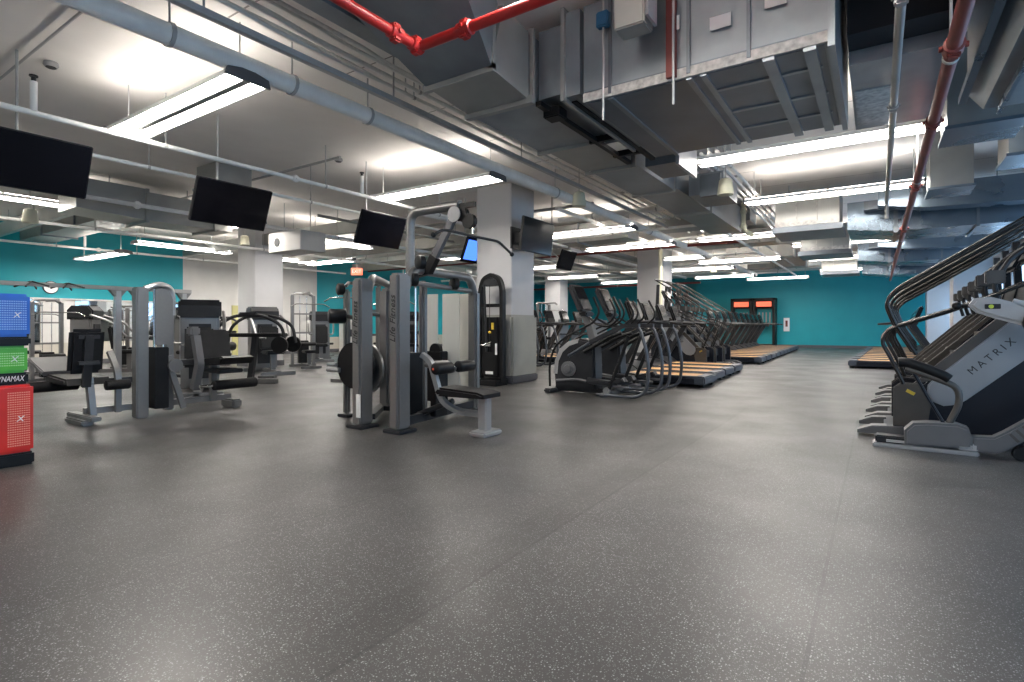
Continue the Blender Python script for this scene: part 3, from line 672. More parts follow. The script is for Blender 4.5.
tm = make_treadmill('black treadmill with tan belt, nearest of the four behind the ellipticals', 'treadmills behind the ellipticals')
tm.location = (-2.45, 9.95, 0)
index()
for i in range(1, 4): copy_tree(tm, None, (-2.5-.03*i, 9.95+1.02*i, 0), 0, 'black treadmill with tan belt, %s of the four behind the ellipticals' % ORD[i])
for i in range(10): copy_tree(tm, None, (-2.65-.02*i, 16.6+1.03*i, 0), 0, 'treadmill with tan belt, %s in the long far left row' % ORD[i], 'treadmills in the far left row')
for i in range(10): copy_tree(tm, None, (-.63+.03*i, 16.55+1.05*i, 0), PI, 'treadmill with tan belt, %s in the far right row by the windows' % ORD[i], 'treadmills in the far right row')
for i in range(4): copy_tree(tm, None, (-6.95-.05*i, 13.6+1.05*i, 0), .0, 'treadmill seen behind the ellipticals by the left wall side, %s' % ORD[i], 'treadmills on the left side')

# ------------------------------------------------------------------ stair climbers (local: entry at x=0, rising toward +x)
def make_climber(label, group):
    t = thing('stair_climber', label, 'stair climber', (0, 0, 0), 0, group)
    H = .36
    # base and feet
    MB().box(.05, 1.5, -H, H, .03, .11, bev=.02).build('base_frame', 'navy', t)
    for s in (-1, 1):
        MB().prism([(-.17, .02), (-.17, .05), (-.05, .1), (.2, .115), (.2, .02)], s*.3-.085, s*.3+.085, 'y', bev=.008).build('entry_foot', 'grey', t)
        # dark lower cover, grey stringer and silver panel of each side
        y0, y1 = sorted((s*H, s*(H-.06)))
        MB().prism([(.12, .1), (.12, .46), (.2, .53), (.36, .52), (.95, 1.18), (1.4, 1.3), (1.5, 1.0), (1.5, .1)], y0, y1, 'y', bev=.01).build('side_cover', 'navy' , t)
        y0, y1 = sorted((s*(H+.012), s*(H-.03)))
        MB().prism([(.12, .12), (.12, .48), (.18, .53), (.34, .53), (.42, .4), (.38, .12)], y0, y1, 'y', bev=.008).build('rear_cover', 'brown', t)
        y0, y1 = sorted((s*(H+.02), s*(H-.03)))
        MB().prism([(.28, .53), (.36, .62), (1.0, 1.27), (1.08, 1.22), (.42, .56)], y0, y1, 'y', bev=.006).build('stringer', 'brown', t)
        y0, y1 = sorted((s*(H+.035), s*(H-.03)))
        pn = MB().prism([(.42, .57), (1.06, 1.22), (1.2, 1.24), (1.3, 1.12), (1.26, .98), (.66, .4), (.6, .355), (.5, .335), (.42, .37), (.38, .44), (.385, .52)], y0, y1, 'y', bev=.012).build('side_panel', 'matx', t)
        a = math.atan2(.65, .64)
        if s < 0: Mx = frame((.83, -(H+.036), .8), (math.cos(a), 0, math.sin(a)), (-math.sin(a), 0, math.cos(a)))
        else: Mx = frame((.83, H+.036, .8), (-math.cos(a), 0, -math.sin(a)), (-math.sin(a), 0, math.cos(a)))
        text('M A T R I X', .085, 'brand_lettering', 'ink', pn, Mx, sx=1.0)
        MB().box(.22, .29, s*(H+.02)-.003, s*(H+.02)+.003, .43, .46, rot=('Y', .5)).build('warning_sticker', 'gold', t, smooth=False)
        # rails
        yr = s*.37
        MB().tube([(1.35, yr, 2.2), (.15, yr, 1.43), (.06, yr, 1.31), (.14, yr, 1.08), (.3, yr, .8)], .017, 10, fil=.09).build('upper_handrail', 'rail', t)
        MB().tube([(1.3, yr, 1.55), (.7, yr, 1.27), (.1, yr, 1.05), (.02, yr, .93), (.12, yr, .72), (.2, yr, .52)], .017, 10, fil=.08).build('lower_handrail', 'rail', t)
        MB().tube([(1.28, s*.33, 1.1), (1.35, s*.33, 1.5), (1.32, s*.33, 2.1)], 0, rect=(.07, .05)).build('mast', 'char', t, smooth=False)
    MB().tube([(1.35, -.37, 2.2), (1.42, -.3, 2.24), (1.42, .3, 2.24), (1.35, .37, 2.2)], .021, 10, fil=.1).build('top_crossbar', 'char', t)
    # revolving steps
    for k in range(5):
        x = .22+k*.19; z = .42+k*.19
        MB().box(x, x+.24, -.29, .29, z, z+.03, bev=.004).box(x, x+.02, -.29, .29, z-.14, z, bev=.003).build('step', 'brown' if k % 2 else 'char', t, smooth=False)
    MB().prism([(1.0, .9), (1.12, 1.45), (1.4, 1.5), (1.5, 1.0)], -.3, .3, 'y', bev=.02).build('front_shroud', 'char', t)
    c = MB().box(1.16, 1.23, -.24, .24, 1.62, 1.98, bev=.03, rot=('Y', .45), piv=(1.2, 0, 1.8)).build('console', 'black', t)
    MB().box(1.155, 1.159, -.2, .2, 1.72, 1.94, rot=('Y', .45), piv=(1.2, 0, 1.8)).build('display', 'screen', c, smooth=False)
    for s in (-1, 1):
        MB().tube([(1.2, s*.2, 1.85), (.98, s*.26, 1.68), (.86, s*.27, 1.45), (.92, s*.28, 1.22)], .022, 8, fil=.06).build('grip', 'char', t)
        MB().box(.8, .94, s*.28-.035, s*.28+.035, 1.45, 1.57, bev=.01).build('grip_pad', 'brown', t)
    return t
cl = make_climber('stair climber with silver lettered side panel, nearest of the row by the windows', 'stair climbers by the windows')
cl.location = (.0, 6.75, 0)
index()
for i in range(1, 5): copy_tree(cl, None, (.045*i, 6.75+.98*i, 0), 0, 'stair climber with long dark handrails, %s of the row by the windows' % ORD[i])
for i in range(3): copy_tree(cl, None, (-3.3, 13.85+i*.93, 0), PI,
    ['stair climber with silver side panel, nearest of three behind the near left treadmills', 'stair climber in the middle of the three between the left treadmill groups', 'stair climber farthest of the three between the left treadmill groups'][i], 'stair climbers in the left row')

# ------------------------------------------------------------------ near right machine: sliding padded arm on a low rail
o = thing('cross_trainer', 'grey machine with padded bent arm on a low sliding foot rail, nearest on the right', 'exercise machine', (.3, 5.9, 0), 0, None, world=True)
Y = 5.85
MB().box(-.04, .69, Y-.02, Y+.16, 0, .035, bev=.008).build('foot_rail', 'bsilver', o)
MB().box(-.02, .22, Y, Y+.15, .035, .1, bev=.01).build('rail_end_cover', 'char', o)
MB().box(.06, .2, Y-.022, Y-.0, .05, .07).build('slot_trim', 'lgrey', o, smooth=False)
MB().prism([(.19, .04), (.19, .17), (.25, .235), (.35, .25), (.55, .255), (.62, .23), (.64, .16), (.65, .06)], Y-.05, Y+.14, 'y', bev=.02).build('carriage', 'grey', o)
MB().box(.55, .68, Y-.03, Y+.1, .04, .1, bev=.01).build('carriage_stop', 'lgrey', o)
MB().prism([(.64, .04), (.8, .04), (.86, .07), (1.5, .62), (1.45, .72), (.85, .22), (.78, .17), (.64, .16)], Y-.02, Y+.11, 'y', bev=.015).build('rising_rail', 'grey', o)
tr = MB()
for k in range(14):
    q = k/13; x = .9+.5*q; z = .19+.45*q
    tr.box(x-.01, x+.01, Y-.024, Y-.018, z-.05, z+.03, rot=('Y', -.72))
tr.build('ribbed_grip', 'brown', o, smooth=False)
MB().tube([(.5, Y+.04, .25), (.57, Y+.04, .42), (.56, Y+.04, .56), (.42, Y+.04, .62), (.2, Y+.04, .7)], .026, 12, fil=.09).build('arm_tube', 'brown', o)
MB().tube([(.26, Y+.04, .66), (.36, Y+.04, .45), (.46, Y+.04, .25)], .014, 8).build('brace', 'navy', o)
MB().tube([(.15, Y+.04, .75), (.2, Y+.04, .755), (.33, Y+.04, .71), (.46, Y+.04, .65), (.5, Y+.04, .62)], .043, 14, fil=.04).build('arm_pad', 'vinyl', o)
MB().lathe_line([(0, .05), (.01, .055), (.04, .055), (.05, .05)], (.94, Y-.03, .056), (0, 1, 0)).build('caster', 'black', o)
MB().tube([(.94, Y+.0, .06), (1.1, Y+.04, .3)], .02, 8).build('caster_fork', 'char', o)
MB().prism([(.62, 1.24), (.66, 1.3), (.76, 1.31), (.88, 1.27), (1.02, 1.18), (1.15, 1.1), (1.15, .98), (.95, 1.08), (.8, 1.13), (.68, 1.18)], Y-.02, Y+.1, 'y', bev=.025).build('pivot_housing', 'lgrey', o)
MB().box(.72, .82, Y-.028, Y-.02, 1.21, 1.25, bev=.003).build('badge', 'char', o)
MB().lathe_line([(0, .016), (.008, .016)], (.76, Y-.037, 1.23), (0, 1, 0)).build('badge_light', 'lime', o)
MB().cyl((.56, Y+.04, 1.24), (.64, Y+.04, 1.24), .016).sph((.55, Y+.04, 1.24), .035).build('locking_knob', 'black', o)
MB().tube([(.9, Y+.04, 1.27), (1.1, Y+.04, 1.2), (1.5, Y+.04, .9)], .025, 10).build('link_arm', 'lgrey', o)
MB().lathe_line([(0, .11), (.02, .13), (.07, .13), (.09, .11)], (1.08, Y-.06, 1.1), (0, 1, 0), 24).build('pivot_wheel', 'black', o)
MB().tube([(1.08, Y+.04, 1.1), (1.45, Y+.04, .68), (1.5, Y+.04, .05)], 0, rect=(.09, .08)).box(1.3, 1.7, Y-.25, Y+.35, 0, .05, bev=.01).build('main_post', 'grey', o)

# ------------------------------------------------------------------ ellipticals (local: rear hoop at x=0, front toward -x)
def make_elliptical(label, group):
    t = thing('elliptical_trainer', label, 'elliptical trainer', (0, 0, 0), 0, group)
    S = .3
    MB().box(-1.62, -1.5, -.3, .3, 0, .07, bev=.02).box(-1.55, -.7, -.05, .05, .02, .1, bev=.01).build('base_frame', 'char', t)
    MB().box(-.72, -.62, -.33, .33, .0, .06, bev=.02).build('base_frame_rear', 'grey', t)
    # flywheel housing
    pr = [(-1.5, .08), (-1.52, .3), (-1.5, .52), (-1.42, .7), (-1.28, .82), (-1.1, .87), (-.95, .84), (-.86, .72), (-.84, .08)]
    MB().prism(pr, -.15, .15, 'y', bev=.03).build('flywheel_housing', 'char', t)
    hs = [(-1.52, .3), (-1.5, .52), (-1.42, .7), (-1.28, .82), (-1.1, .87), (-1.12, .8), (-1.26, .75), (-1.37, .65), (-1.44, .5), (-1.46, .3)]
    for s in (-1, 1):
        y0, y1 = sorted((s*.155, s*.13))
        MB().prism(hs, y0, y1+.005, 'y', bev=.004).build('housing_trim', 'lgrey', t)
        MB().lathe_line([(0, .12), (.02, .12), (.03, .07), (.05, .06), (.055, .03)], (-1.27, s*.15, .39), (0, s, 0), 22).build('crank_hub', 'grey', t)
        # front rim bar
        MB().tube([(-1.56, s*.2, .1), (-1.57, s*.2, .45), (-1.48, s*.22, .72), (-1.3, s*.24, .88), (-1.05, s*.27, 1.0), (-.78, s*.3, 1.13), (-.7, s*.31, 1.28), (-.8, s*.3, 1.5)], .017, 8, fil=.1).build('moving_handle', 'black', t)
        # rear hoop
        MB().tube([(-1.2, s*S, .6), (-.85, s*S, .82), (-.35, s*S, 1.07), (-.13, s*S, 1.06), (-.04, s*S, .75), (0, s*S, .45), (-.03, s*S, .14), (-.16, s*S, .035), (-.75, s*S, .035)], .024, 10, fil=.1).build('rear_hoop', 'hoop', t)
        MB().tube([(-.85, s*S, .82), (-.35, s*S, 1.07), (-.13, s*S, 1.07)], 0, fil=.05, rect=(.055, .075)).build('hoop_cover', 'char', t)
        # pendulum link and pedal
        MB().tube([(-.3, s*.25, .92), (-.44, s*.25, .5), (-.6, s*.25, .1)], .026, 8).build('swing_arm', 'black', t)
        MB().tube([(-1.45, s*.2, .2), (-1.1, s*.2, .24), (-.7, s*.21, .17), (-.3, s*.22, .16)], .022, 8, fil=.1).build('pedal_link', 'grey', t)
        MB().prism([(-.95, .2), (-.93, .27), (-.6, .24), (-.4, .3), (-.36, .24), (-.6, .17)], s*.18-.08, s*.18+.08, 'y', bev=.012).build('pedal', 'char', t)
        MB().tube([(-1.0, s*.18, .66), (-.6, s*.2, .9), (-.42, s*.2, .96)], .03, 8).build('guide_tube', 'black', t)
        MB().lathe_line([(0, .05), (.05, .05)], (-.62, s*.25-.025, .1), (0, 1, 0)).build('pivot_roller', 'bsilver', t)
    # mast and console
    MB().tube([(-.9, 0, .75), (-1.0, 0, 1.1), (-1.15, 0, 1.4)], 0, rect=(.1, .12)).build('mast', 'grey', t, smooth=False)
    c = MB().box(-1.2, -1.1, -.19, .19, 1.27, 1.74, bev=.03, rot=('Y', -.42), piv=(-1.14, 0, 1.5)).build('console', 'char', t)
    MB().box(-1.1, -1.096, -.16, .16, 1.47, 1.69, rot=('Y', -.42), piv=(-1.14, 0, 1.5)).build('display', 'screen', c, smooth=False)
    MB().box(-1.1, -.98, -.15, .15, 1.22, 1.29, bev=.02).build('console_tray', 'black', t)
    for s in (-1, 1):
        MB().tube([(-.95, s*.1, 1.2), (-.8, s*.2, 1.08), (-.58, s*.24, 1.05), (-.42, s*.25, 1.2), (-.42, s*.26, 1.3), (-.52, s*.26, 1.5)], .017, 8, fil=.08).build('fixed_handle', 'black', t)
    return t
el = make_elliptical('elliptical trainer with grey hoop frame, nearer of the two beside the near column', 'ellipticals beside the near column')
el.location = (-2.7, 7.8, 0); el.scale = (1.07, 1, 1)
index()
copy_tree(el, None, (-2.7, 8.78, 0), 0, 'elliptical trainer with grey hoop frame, farther of the two beside the near column')
for i in range(3): copy_tree(el, None, (-7.0, 10.3+1.0*i, 0), 0, 'elliptical seen between the near column and the hooped ellipticals, %s' % ORD[i], 'ellipticals behind the near column')

# ------------------------------------------------------------------ lat pulldown multi station
o = thing('cable_multi_station', 'tall silver cable station with lat pulldown arm and black roller pads', 'weight machine', (-4.3, 4.5, 0), 0, None, world=True)
def post(x, y, z=1.66, nm='upright', w_=.14, d_=.19, lean=0, mt='silver'):
    MB().box(x-w_/2, x+w_/2, y-d_/2, y+d_/2, .03, z, bev=.025).build(nm, mt, o)
    MB().box(x-w_/2-.05, x+w_/2+.05, y-d_/2-.03, y+d_/2+.03, 0, .035, bev=.008).build('foot_plate', 'char', o)
post(-4.0, 3.93, 1.6); post(-4.52, 3.9, 1.57); post(-4.2, 5.4, 1.5, d_=.1); post(-4.45, 4.75, 1.6, d_=.09, w_=.09); post(-5.3, 5.0, 1.6, w_=.09, d_=.09); post(-5.2, 4.25, 1.5, w_=.08, d_=.08)
for (x, y, z, s) in ((-3.94, 3.93, 1.02, .105), (-4.46, 3.9, .98, .1)):
    # lettering climbs the +y... face seen from the aisle: the -y face of the post
    text('Life Fitness', s, 'brand_lettering', 'ink', o, frame((x-.06, y-.098, z+.12), (0, 0, 1), (-1, 0, 0)), shear=.3)
MB().tube([(-4.0, 4.0, 1.45), (-4.0, 4.12, 1.66), (-4.18, 5.3, 1.66), (-4.2, 5.42, 1.4)], .05, 12, fil=.12).build('top_arch', 'silver', o)
MB().tube([(-4.52, 3.98, 1.45), (-4.6, 4.1, 1.6), (-5.25, 4.95, 1.6)], .045, 12, fil=.1).build('top_arch', 'silver', o)
MB().tube([(-4.0, 4.05, 1.52), (-4.2, 5.35, 1.5)], .028, 10).tube([(-4.52, 4.0, 1.2), (-5.28, 4.98, 1.2)], .022, 8).build('cross_rail', 'silver', o)
MB().tube([(-4.0, 4.0, .1), (-4.2, 5.35, .1)], 0, rect=(.06, .09)).tube([(-4.5, 4.0, .1), (-5.25, 4.95, .1)], 0, rect=(.06, .08)).tube([(-4.45, 4.75, .1), (-4.9, 4.5, .1)], 0, rect=(.06, .08)).build('base_rail', 'char', o)
# pulldown boom
MB().tube([(-4.22, 4.3, 1.62), (-4.22, 4.3, 2.3), (-3.52, 4.3, 2.3)], .05, 14, fil=.14).build('pulldown_boom', 'silver', o)
MB().tube([(-3.58, 4.3, 2.22), (-3.92, 4.3, 1.72)], 0, rect=(.075, .05)).build('boom_brace', 'grey', o)
MB().tube([(-4.2, 4.3, 1.63), (-3.95, 4.3, 1.66), (-3.86, 4.3, 1.8)], 0, rect=(.1, .07)).build('boom_bracket', 'black', o)
pl = MB()
for (x, z) in ((-3.5, 2.2), (-3.4, 2.12)): pl.lathe_line([(-.03, .075), (-.012, .06), (.012, .06), (.03, .075)], (x, 4.3, z), (0, 1, 0))
pl.build('pulley', 'black', o)
MB().lathe_line([(0, .08), (.012, .08)], (-3.56, 4.24, 2.2), (0, 1, 0)).build('pulley_cover', 'lgrey', o)
MB().box(-3.56, -3.33, 4.28, 4.32, 2.26, 2.31).cyl((-3.36, 4.3, 2.0), (-3.36, 4.3, 2.12), .008, seg=8).build('cable', 'black', o)
MB().cyl((-3.36, 4.3, 1.99), (-3.36, 4.3, 2.05), .016, seg=10).build('cable_hook', 'chrome', o)
# lat bar is its own thing: it hangs by a hook
lb = thing('lat_bar', 'long bent chrome lat bar hanging from the pulldown arm', 'lat bar', (-3.36, 4.3, 1.97), 0, None, world=True)
MB().tube([(-3.36, 3.72, 1.9), (-3.36, 3.85, 1.97), (-3.36, 4.75, 1.97), (-3.36, 5.0, 1.86)], .014, 10, fil=.05).build('bar', 'char', lb)
MB().sph((-3.36, 5.0, 1.86), .025).sph((-3.36, 3.72, 1.9), .025).build('end_knob', 'black', lb)
# seat with knee rollers
MB().tube([(-3.98, 4.3, .66), (-3.7, 4.3, .68), (-3.6, 4.3, .62)], .035, 10).build('knee_arm', 'silver', o)
MB().tube([(-3.86, 4.1, .78), (-3.76, 4.12, .72), (-3.68, 4.2, .3), (-3.55, 4.3, .2), (-3.2, 4.3, .2)], 0, rect=(.05, .055), fil=.12).build('seat_support', 'bsilver', o)
MB().box(-3.26, -3.16, 4.25, 4.35, .05, .4, bev=.01).box(-3.3, -3.1, 4.15, 4.45, 0, .05, bev=.015).build('seat_leg', 'bsilver', o)
MB().prism([(-3.74, .4), (-3.7, .45), (-3.2, .43), (-3.12, .41), (-3.12, .37), (-3.7, .36)], 4.14, 4.46, 'y', bev=.02).build('seat', 'vinyl', o)
for (a, b) in ((4.0, 4.25), (4.35, 4.6)): MB().roll((-3.6, a, .65), (-3.6, b, .65), .06).build('knee_roller', 'vinyl', o)
MB().cyl((-3.6, 3.98, .65), (-3.6, 4.62, .65), .012).build('roller_axle', 'chrome', o)
MB().tube([(-4.1, 4.3, .12), (-3.62, 4.3, .3)], .03, 10).build('base_brace', 'char', o)
# upper black rollers / pulleys
for (x, y, z) in ((-3.98, 4.1, 1.55), (-4.1, 4.9, 1.56), (-5.25, 4.2, 1.5), (-3.88, 4.1, 1.72)):
    MB().lathe_line([(-.04, .05), (-.03, .07), (.03, .07), (.04, .05)], (x, y, z), (.3, 1, 0)).build('cable_pulley', 'black', o)
# stacks and shrouds
MB().box(-4.36, -4.14, 4.2, 4.42, .12, .78, bev=.01).build('weight_stack', 'black', o)
st = MB().box(-3.98+.0, -3.9, 4.35, 4.55, .1, .6, bev=.01); st.build('stack_guard', 'black', o)
for (x, y) in ((-4.3, 4.3), (-4.2, 4.36)): MB().cyl((x, y, .1), (x, y, 1.6), .01, seg=8).build('guide_rod', 'chrome', o)
for (x0, x1, y) in ((-5.05, -4.72, 5.3), (-4.68, -4.4, 5.35), (-4.5, -4.28, 5.45)):
    MB().box(x0, x1, y, y+.02, .28, 1.48, bev=.004).build('shroud_panel', 'glass', o)
MB().box(-4.75, -4.5, 5.12, 5.26, .12, .75, bev=.01).lathe_line([(0, .09), (.05, .09)], (-4.62, 5.14, .76), (0, 1, 0)).build('weight_stack', 'black', o)
MB().box(-4.78, -4.62, 4.35, 4.62, .15, 1.5, bev=.03).build('shroud_panel', 'silver', o)
MB().lathe_line([(0, .09), (.012, .09)], (-4.61, 4.48, .75), (1, 0, 0), 22).build('round_emblem', 'char', o)
# left row arm with curved guard
MB().lathe_line([(0, .26), (.04, .27), (.1, .27), (.13, .24)], (-4.95, 4.12, .62), (0, 1, 0), 26).build('cam_wheel', 'black', o)
MB().lathe_line([(0, .3), (.03, .3)], (-4.93, 4.28, .58), (0, 1, 0), 26).build('cam_guard', 'silver', o)
MB().cyl((-5.35, 4.1, .56), (-5.15, 4.1, .56), .03).cyl((-5.35, 4.1, .62), (-5.2, 4.1, .62), .022).build('foot_peg', 'bsilver', o)
MB().roll((-5.15, 3.95, 1.18), (-5.05, 4.12, 1.18), .085).cyl((-5.05, 4.1, 1.18), (-4.6, 4.0, 1.14), .025).build('arm_roller', 'vinyl', o)
MB().box(-4.5, -4.44, 3.796, 3.804, .12, .36).build('instruction_label', 'paper', o, smooth=False)

# black cable tower before the near column
o = thing('cable_tower', 'black arched cable machine standing against the near column', 'weight machine', (-5.78, 7.95, 0), 0, None, world=True)
for s in (-1, 1):
    MB().tube([(-5.78+s*.24, 7.95, .05), (-5.78+s*.24, 7.95, 1.72), (-5.78+s*.17, 7.95, 1.92), (-5.78, 7.95, 1.98)], 0, fil=.12, rect=(.07, .1)).build('arched_frame', 'black', o)
MB().box(-6.02, -5.54, 7.75, 8.15, 0, .12, bev=.02).build('base', 'black', o)
MB().prism([(-5.96, 1.78), (-5.90, 1.88), (-5.78, 1.93), (-5.66, 1.88), (-5.60, 1.78)], 7.88, 8.05, 'y', bev=.01).build('top_cover', 'char', o)
MB().box(-5.98, -5.58, 7.9, 8.0, 1.4, 1.46).build('crossbar', 'black', o, smooth=False)
MB().box(-5.96, -5.60, 7.88, 8.1, .15, 1.22, bev=.02).build('stack_housing', 'black', o)
MB().box(-5.65, -5.61, 7.872, 7.879, .55, .75).box(-5.86, -5.70, 7.872, 7.879, .2, .25).build('instruction_label', 'paper', o, smooth=False)
MB().box(-5.73, -5.68, 7.868, 7.878, 1.0, 1.12).sph((-5.76, 7.86, .95), .025).build('yellow_tag', 'gold', o, smooth=False)
MB().cyl((-5.76, 7.86, .6), (-5.76, 7.86, 1.8), .006, seg=6).build('cable', 'char', o)
MB().cyl((-5.82, 7.85, .6), (-5.87, 7.85, 1.8), .02, seg=8).build('cable', 'char', o)
MB().tube([(-5.98, 7.85, .72), (-5.86, 7.8, .72), (-5.68, 7.8, .78)], .012, 8).box(-5.84, -5.72, 7.82, 7.86, .7, .76).build('handle', 'chrome', o)

# ------------------------------------------------------------------ dual leg extension machine, along y at x = -7.25
o = thing('leg_extension_machine', 'silver leg machine with central weight tower and black seats on both sides', 'weight machine', (-7.2, 3.0, 0), 0, None, world=True)
MB().box(-7.2, -7.06, 2.79, 2.92, 0, 1.52, bev=.015).build('tower_upright', 'silver', o)
MB().box(-7.24, -7.12, 3.12, 3.22, .05, 1.5, bev=.015).build('tower_upright', 'silver', o)
MB().tube([(-7.12, 2.9, 1.5), (-7.1, 3.05, 1.57), (-7.15, 3.2, 1.52), (-7.17, 3.22, 1.2)], .04, 10, fil=.08).build('top_arch', 'bsilver', o)
for y in (2.98, 3.08): MB().cyl((-7.08, y, .1), (-7.08, y, 1.5), .012).build('guide_rod', 'chrome', o)
MB().box(-7.18, -6.98, 2.95, 3.1, .1, .82, bev=.008).build('weight_stack', 'black', o)
MB().box(-7.0, -6.97, 2.95, 3.1, .85, 1.5, bev=.005).build('shroud', 'silver', o)
MB().tube([(-7.25, 2.35, .13), (-7.2, 3.95, .13)], 0, rect=(.07, .07)).box(-7.25, -6.95, 3.85, 3.98, 0, .11, bev=.02).box(-7.5, -7.0, 2.25, 2.36, 0, .06, bev=.015).box(-7.6, -6.9, 2.3, 2.4, .05, .1, bev=.01).build('base_rail', 'silver', o)
MB().tube([(-7.2, 2.95, .62), (-7.22, 3.75, .62)], 0, rect=(.06, .06)).tube([(-7.25, 2.35, .45), (-7.2, 2.8, .45)], 0, rect=(.05, .06)).build('mid_rail', 'char', o)
# left seat station (user faces -x)
MB().tube([(-7.15, 2.4, .05), (-7.2, 2.38, .5)], 0, rect=(.08, .06)).tube([(-7.1, 2.62, .1), (-7.1, 2.62, .55), (-7.22, 2.58, .78)], 0, rect=(.05, .055), fil=.1).build('seat_post', 'silver', o)
bk = MB().box(-7.2, -7.12, 2.18, 2.5, .55, 1.04, bev=.035, rot=('Y', .16)).build('backrest', 'vinyl', o)
MB().box(-7.12, -7.08, 2.3, 2.38, .4, .97, rot=('Y', .16), piv=(-7.1, 2.4, .75)).box(-7.12, -7.07, 2.25, 2.44, .93, .97).box(-7.12, -7.07, 2.25, 2.44, .65, .69).build('backrest_bracket', 'char', o)
MB().prism([(-7.75, .47), (-7.72, .53), (-7.18, .5), (-7.15, .43), (-7.7, .43)], 2.15, 2.58, 'y', bev=.02).build('seat', 'vinyl', o)
MB().prism([(-8.25, .66), (-8.22, .7), (-7.7, .56), (-7.72, .51)], 2.12, 2.55, 'y', bev=.01).build('footplate', 'grey', o)
MB().roll((-7.62, 1.88, .4), (-7.62, 2.42, .4), .06).build('leg_roller', 'foam', o)
MB().roll((-7.0, 2.46, .42), (-7.0, 2.7, .42), .055).build('leg_roller', 'foam', o)
MB().tube([(-7.62, 2.4, .4), (-7.3, 2.45, .42), (-7.25, 2.45, .5)], .02, 8).build('roller_arm', 'chrome', o)
# right seat station (faces +x)
MB().box(-7.15, -7.08, 3.5, 3.9, .62, 1.02, bev=.03, rot=('Y', -.2)).build('backrest', 'vinyl', o)
MB().prism([(-7.1, .56), (-7.1, .63), (-6.62, .7), (-6.55, .68), (-6.6, .6)], 3.5, 3.92, 'y', bev=.02).build('seat', 'vinyl', o)
MB().box(-7.1, -6.7, 3.55, 3.85, .48, .53, bev=.01).build('seat_pan', 'char', o)
MB().tube([(-7.15, 3.7, .1), (-7.15, 3.7, .6)], 0, rect=(.07, .07)).build('seat_post', 'silver', o)
MB().tube([(-7.1, 3.45, .28), (-6.98, 3.45, .6), (-7.02, 3.42, .95)], 0, rect=(.09, .08), fil=.05).build('lever_arm', 'grey', o)
MB().cyl((-6.92, 3.42, .32), (-6.92, 3.6, .32), .02).build('roller_arm', 'chrome', o)
MB().roll((-6.92, 3.58, .32), (-6.92, 4.15, .32), .062).build('leg_roller', 'foam', o)
MB().box(-7.18, -7.05, 3.38, 3.5, .95, 1.06, bev=.02).build('lever_head', 'grey', o)
MB().lathe_line([(0, .08), (.03, .08)], (-6.95, 3.15, .6), (1, 0, 0), 22).build('cam', 'grey', o)
MB().tube([(-7.0, 3.12, .72), (-7.0, 3.14, .5), (-6.98, 3.26, .08)], 0, rect=(.05, .06)).build('linkage', 'silver', o)

# ------------------------------------------------------------------ stacked soft plyo boxes at the left edge
def plyo(name, label, x0, x1, y0, y1, z0, z1, m1, m2, band, txt):
    o = thing(name, label, 'plyo box', ((x0+x1)/2, (y0+y1)/2, z0), 0, 'stacked soft plyo boxes', world=True)
    MB().box(x0, x1, y0, y1, z0+band, z1, bev=.02).build('vinyl_cover', m1, o)
    MB().box(x0-.004, x1+.004, y0-.004, y1+.004, z0, z0+band, bev=.015).build('base_band', 'black', o)
    # printed mesh of slots on the two outward faces: right half of the -y face and the +x face
    g = MB(); g2 = MB(); zc0, zc1 = z0+band+.05, z1-.05; n = max(4, int((zc1-zc0)/.017))
    for k in range(n):
        z = zc0+(zc1-zc0)*(k+.5)/n
        for j in range(10 if 'red' in label else 18):
            a = y1-.03-.0135*j
            g.box(x1, x1+.0015, a-.005, a+.005, z-.0045, z+.0045)
        for j in range(16):
            a = x0+(x1-x0)*.5+(x1-x0)*.46*(j+.5)/16
            g2.box(a-.009, a+.009, y0-.0015, y0, z-.0035, z+.0035)
    g.build('printed_mesh', m2, o, smooth=False); g2.build('printed_mesh', m2, o, smooth=False)
    zc = (zc0+zc1)/2; xc = x0+(x1-x0)*.73
    text('X', .07, 'logo', 'print', o, frame((xc, y0-.003, zc), (1, 0, 0), (0, 0, 1)), shear=.2)
    text('X', .06, 'logo', 'print', o, frame((x1+.003, y1-.085, zc), (0, 1, 0), (0, 0, 1)), shear=.2)
    if txt:
        text(txt, .052, 'band_lettering', 'print', o, frame((x1-.17, y0-.006, z0+band/2), (1, 0, 0), (0, 0, 1)), shear=.25)
        text(txt, .06, 'band_lettering', 'print', o, frame((x1+.006, y1-.12, z0+band/2), (0, 1, 0), (0, 0, 1)), shear=.25, sx=.62)
    return o
plyo('plyo_box', 'tall red soft plyo box on the floor, lowest of the stack', -6.3, -5.46, .95, 1.45, 0, .62, 'redv', 'mesh_r', .1, '')
plyo('plyo_box', 'green soft plyo box in the middle of the stack', -6.32, -5.52, .93, 1.43, .62, .92, 'green', 'mesh_g', .09, 'DYNAMAX')
plyo('plyo_box', 'blue soft plyo box on top of the stack', -6.3, -5.5, .94, 1.44, .92, 1.32, 'blue', 'mesh_b', .07, '')

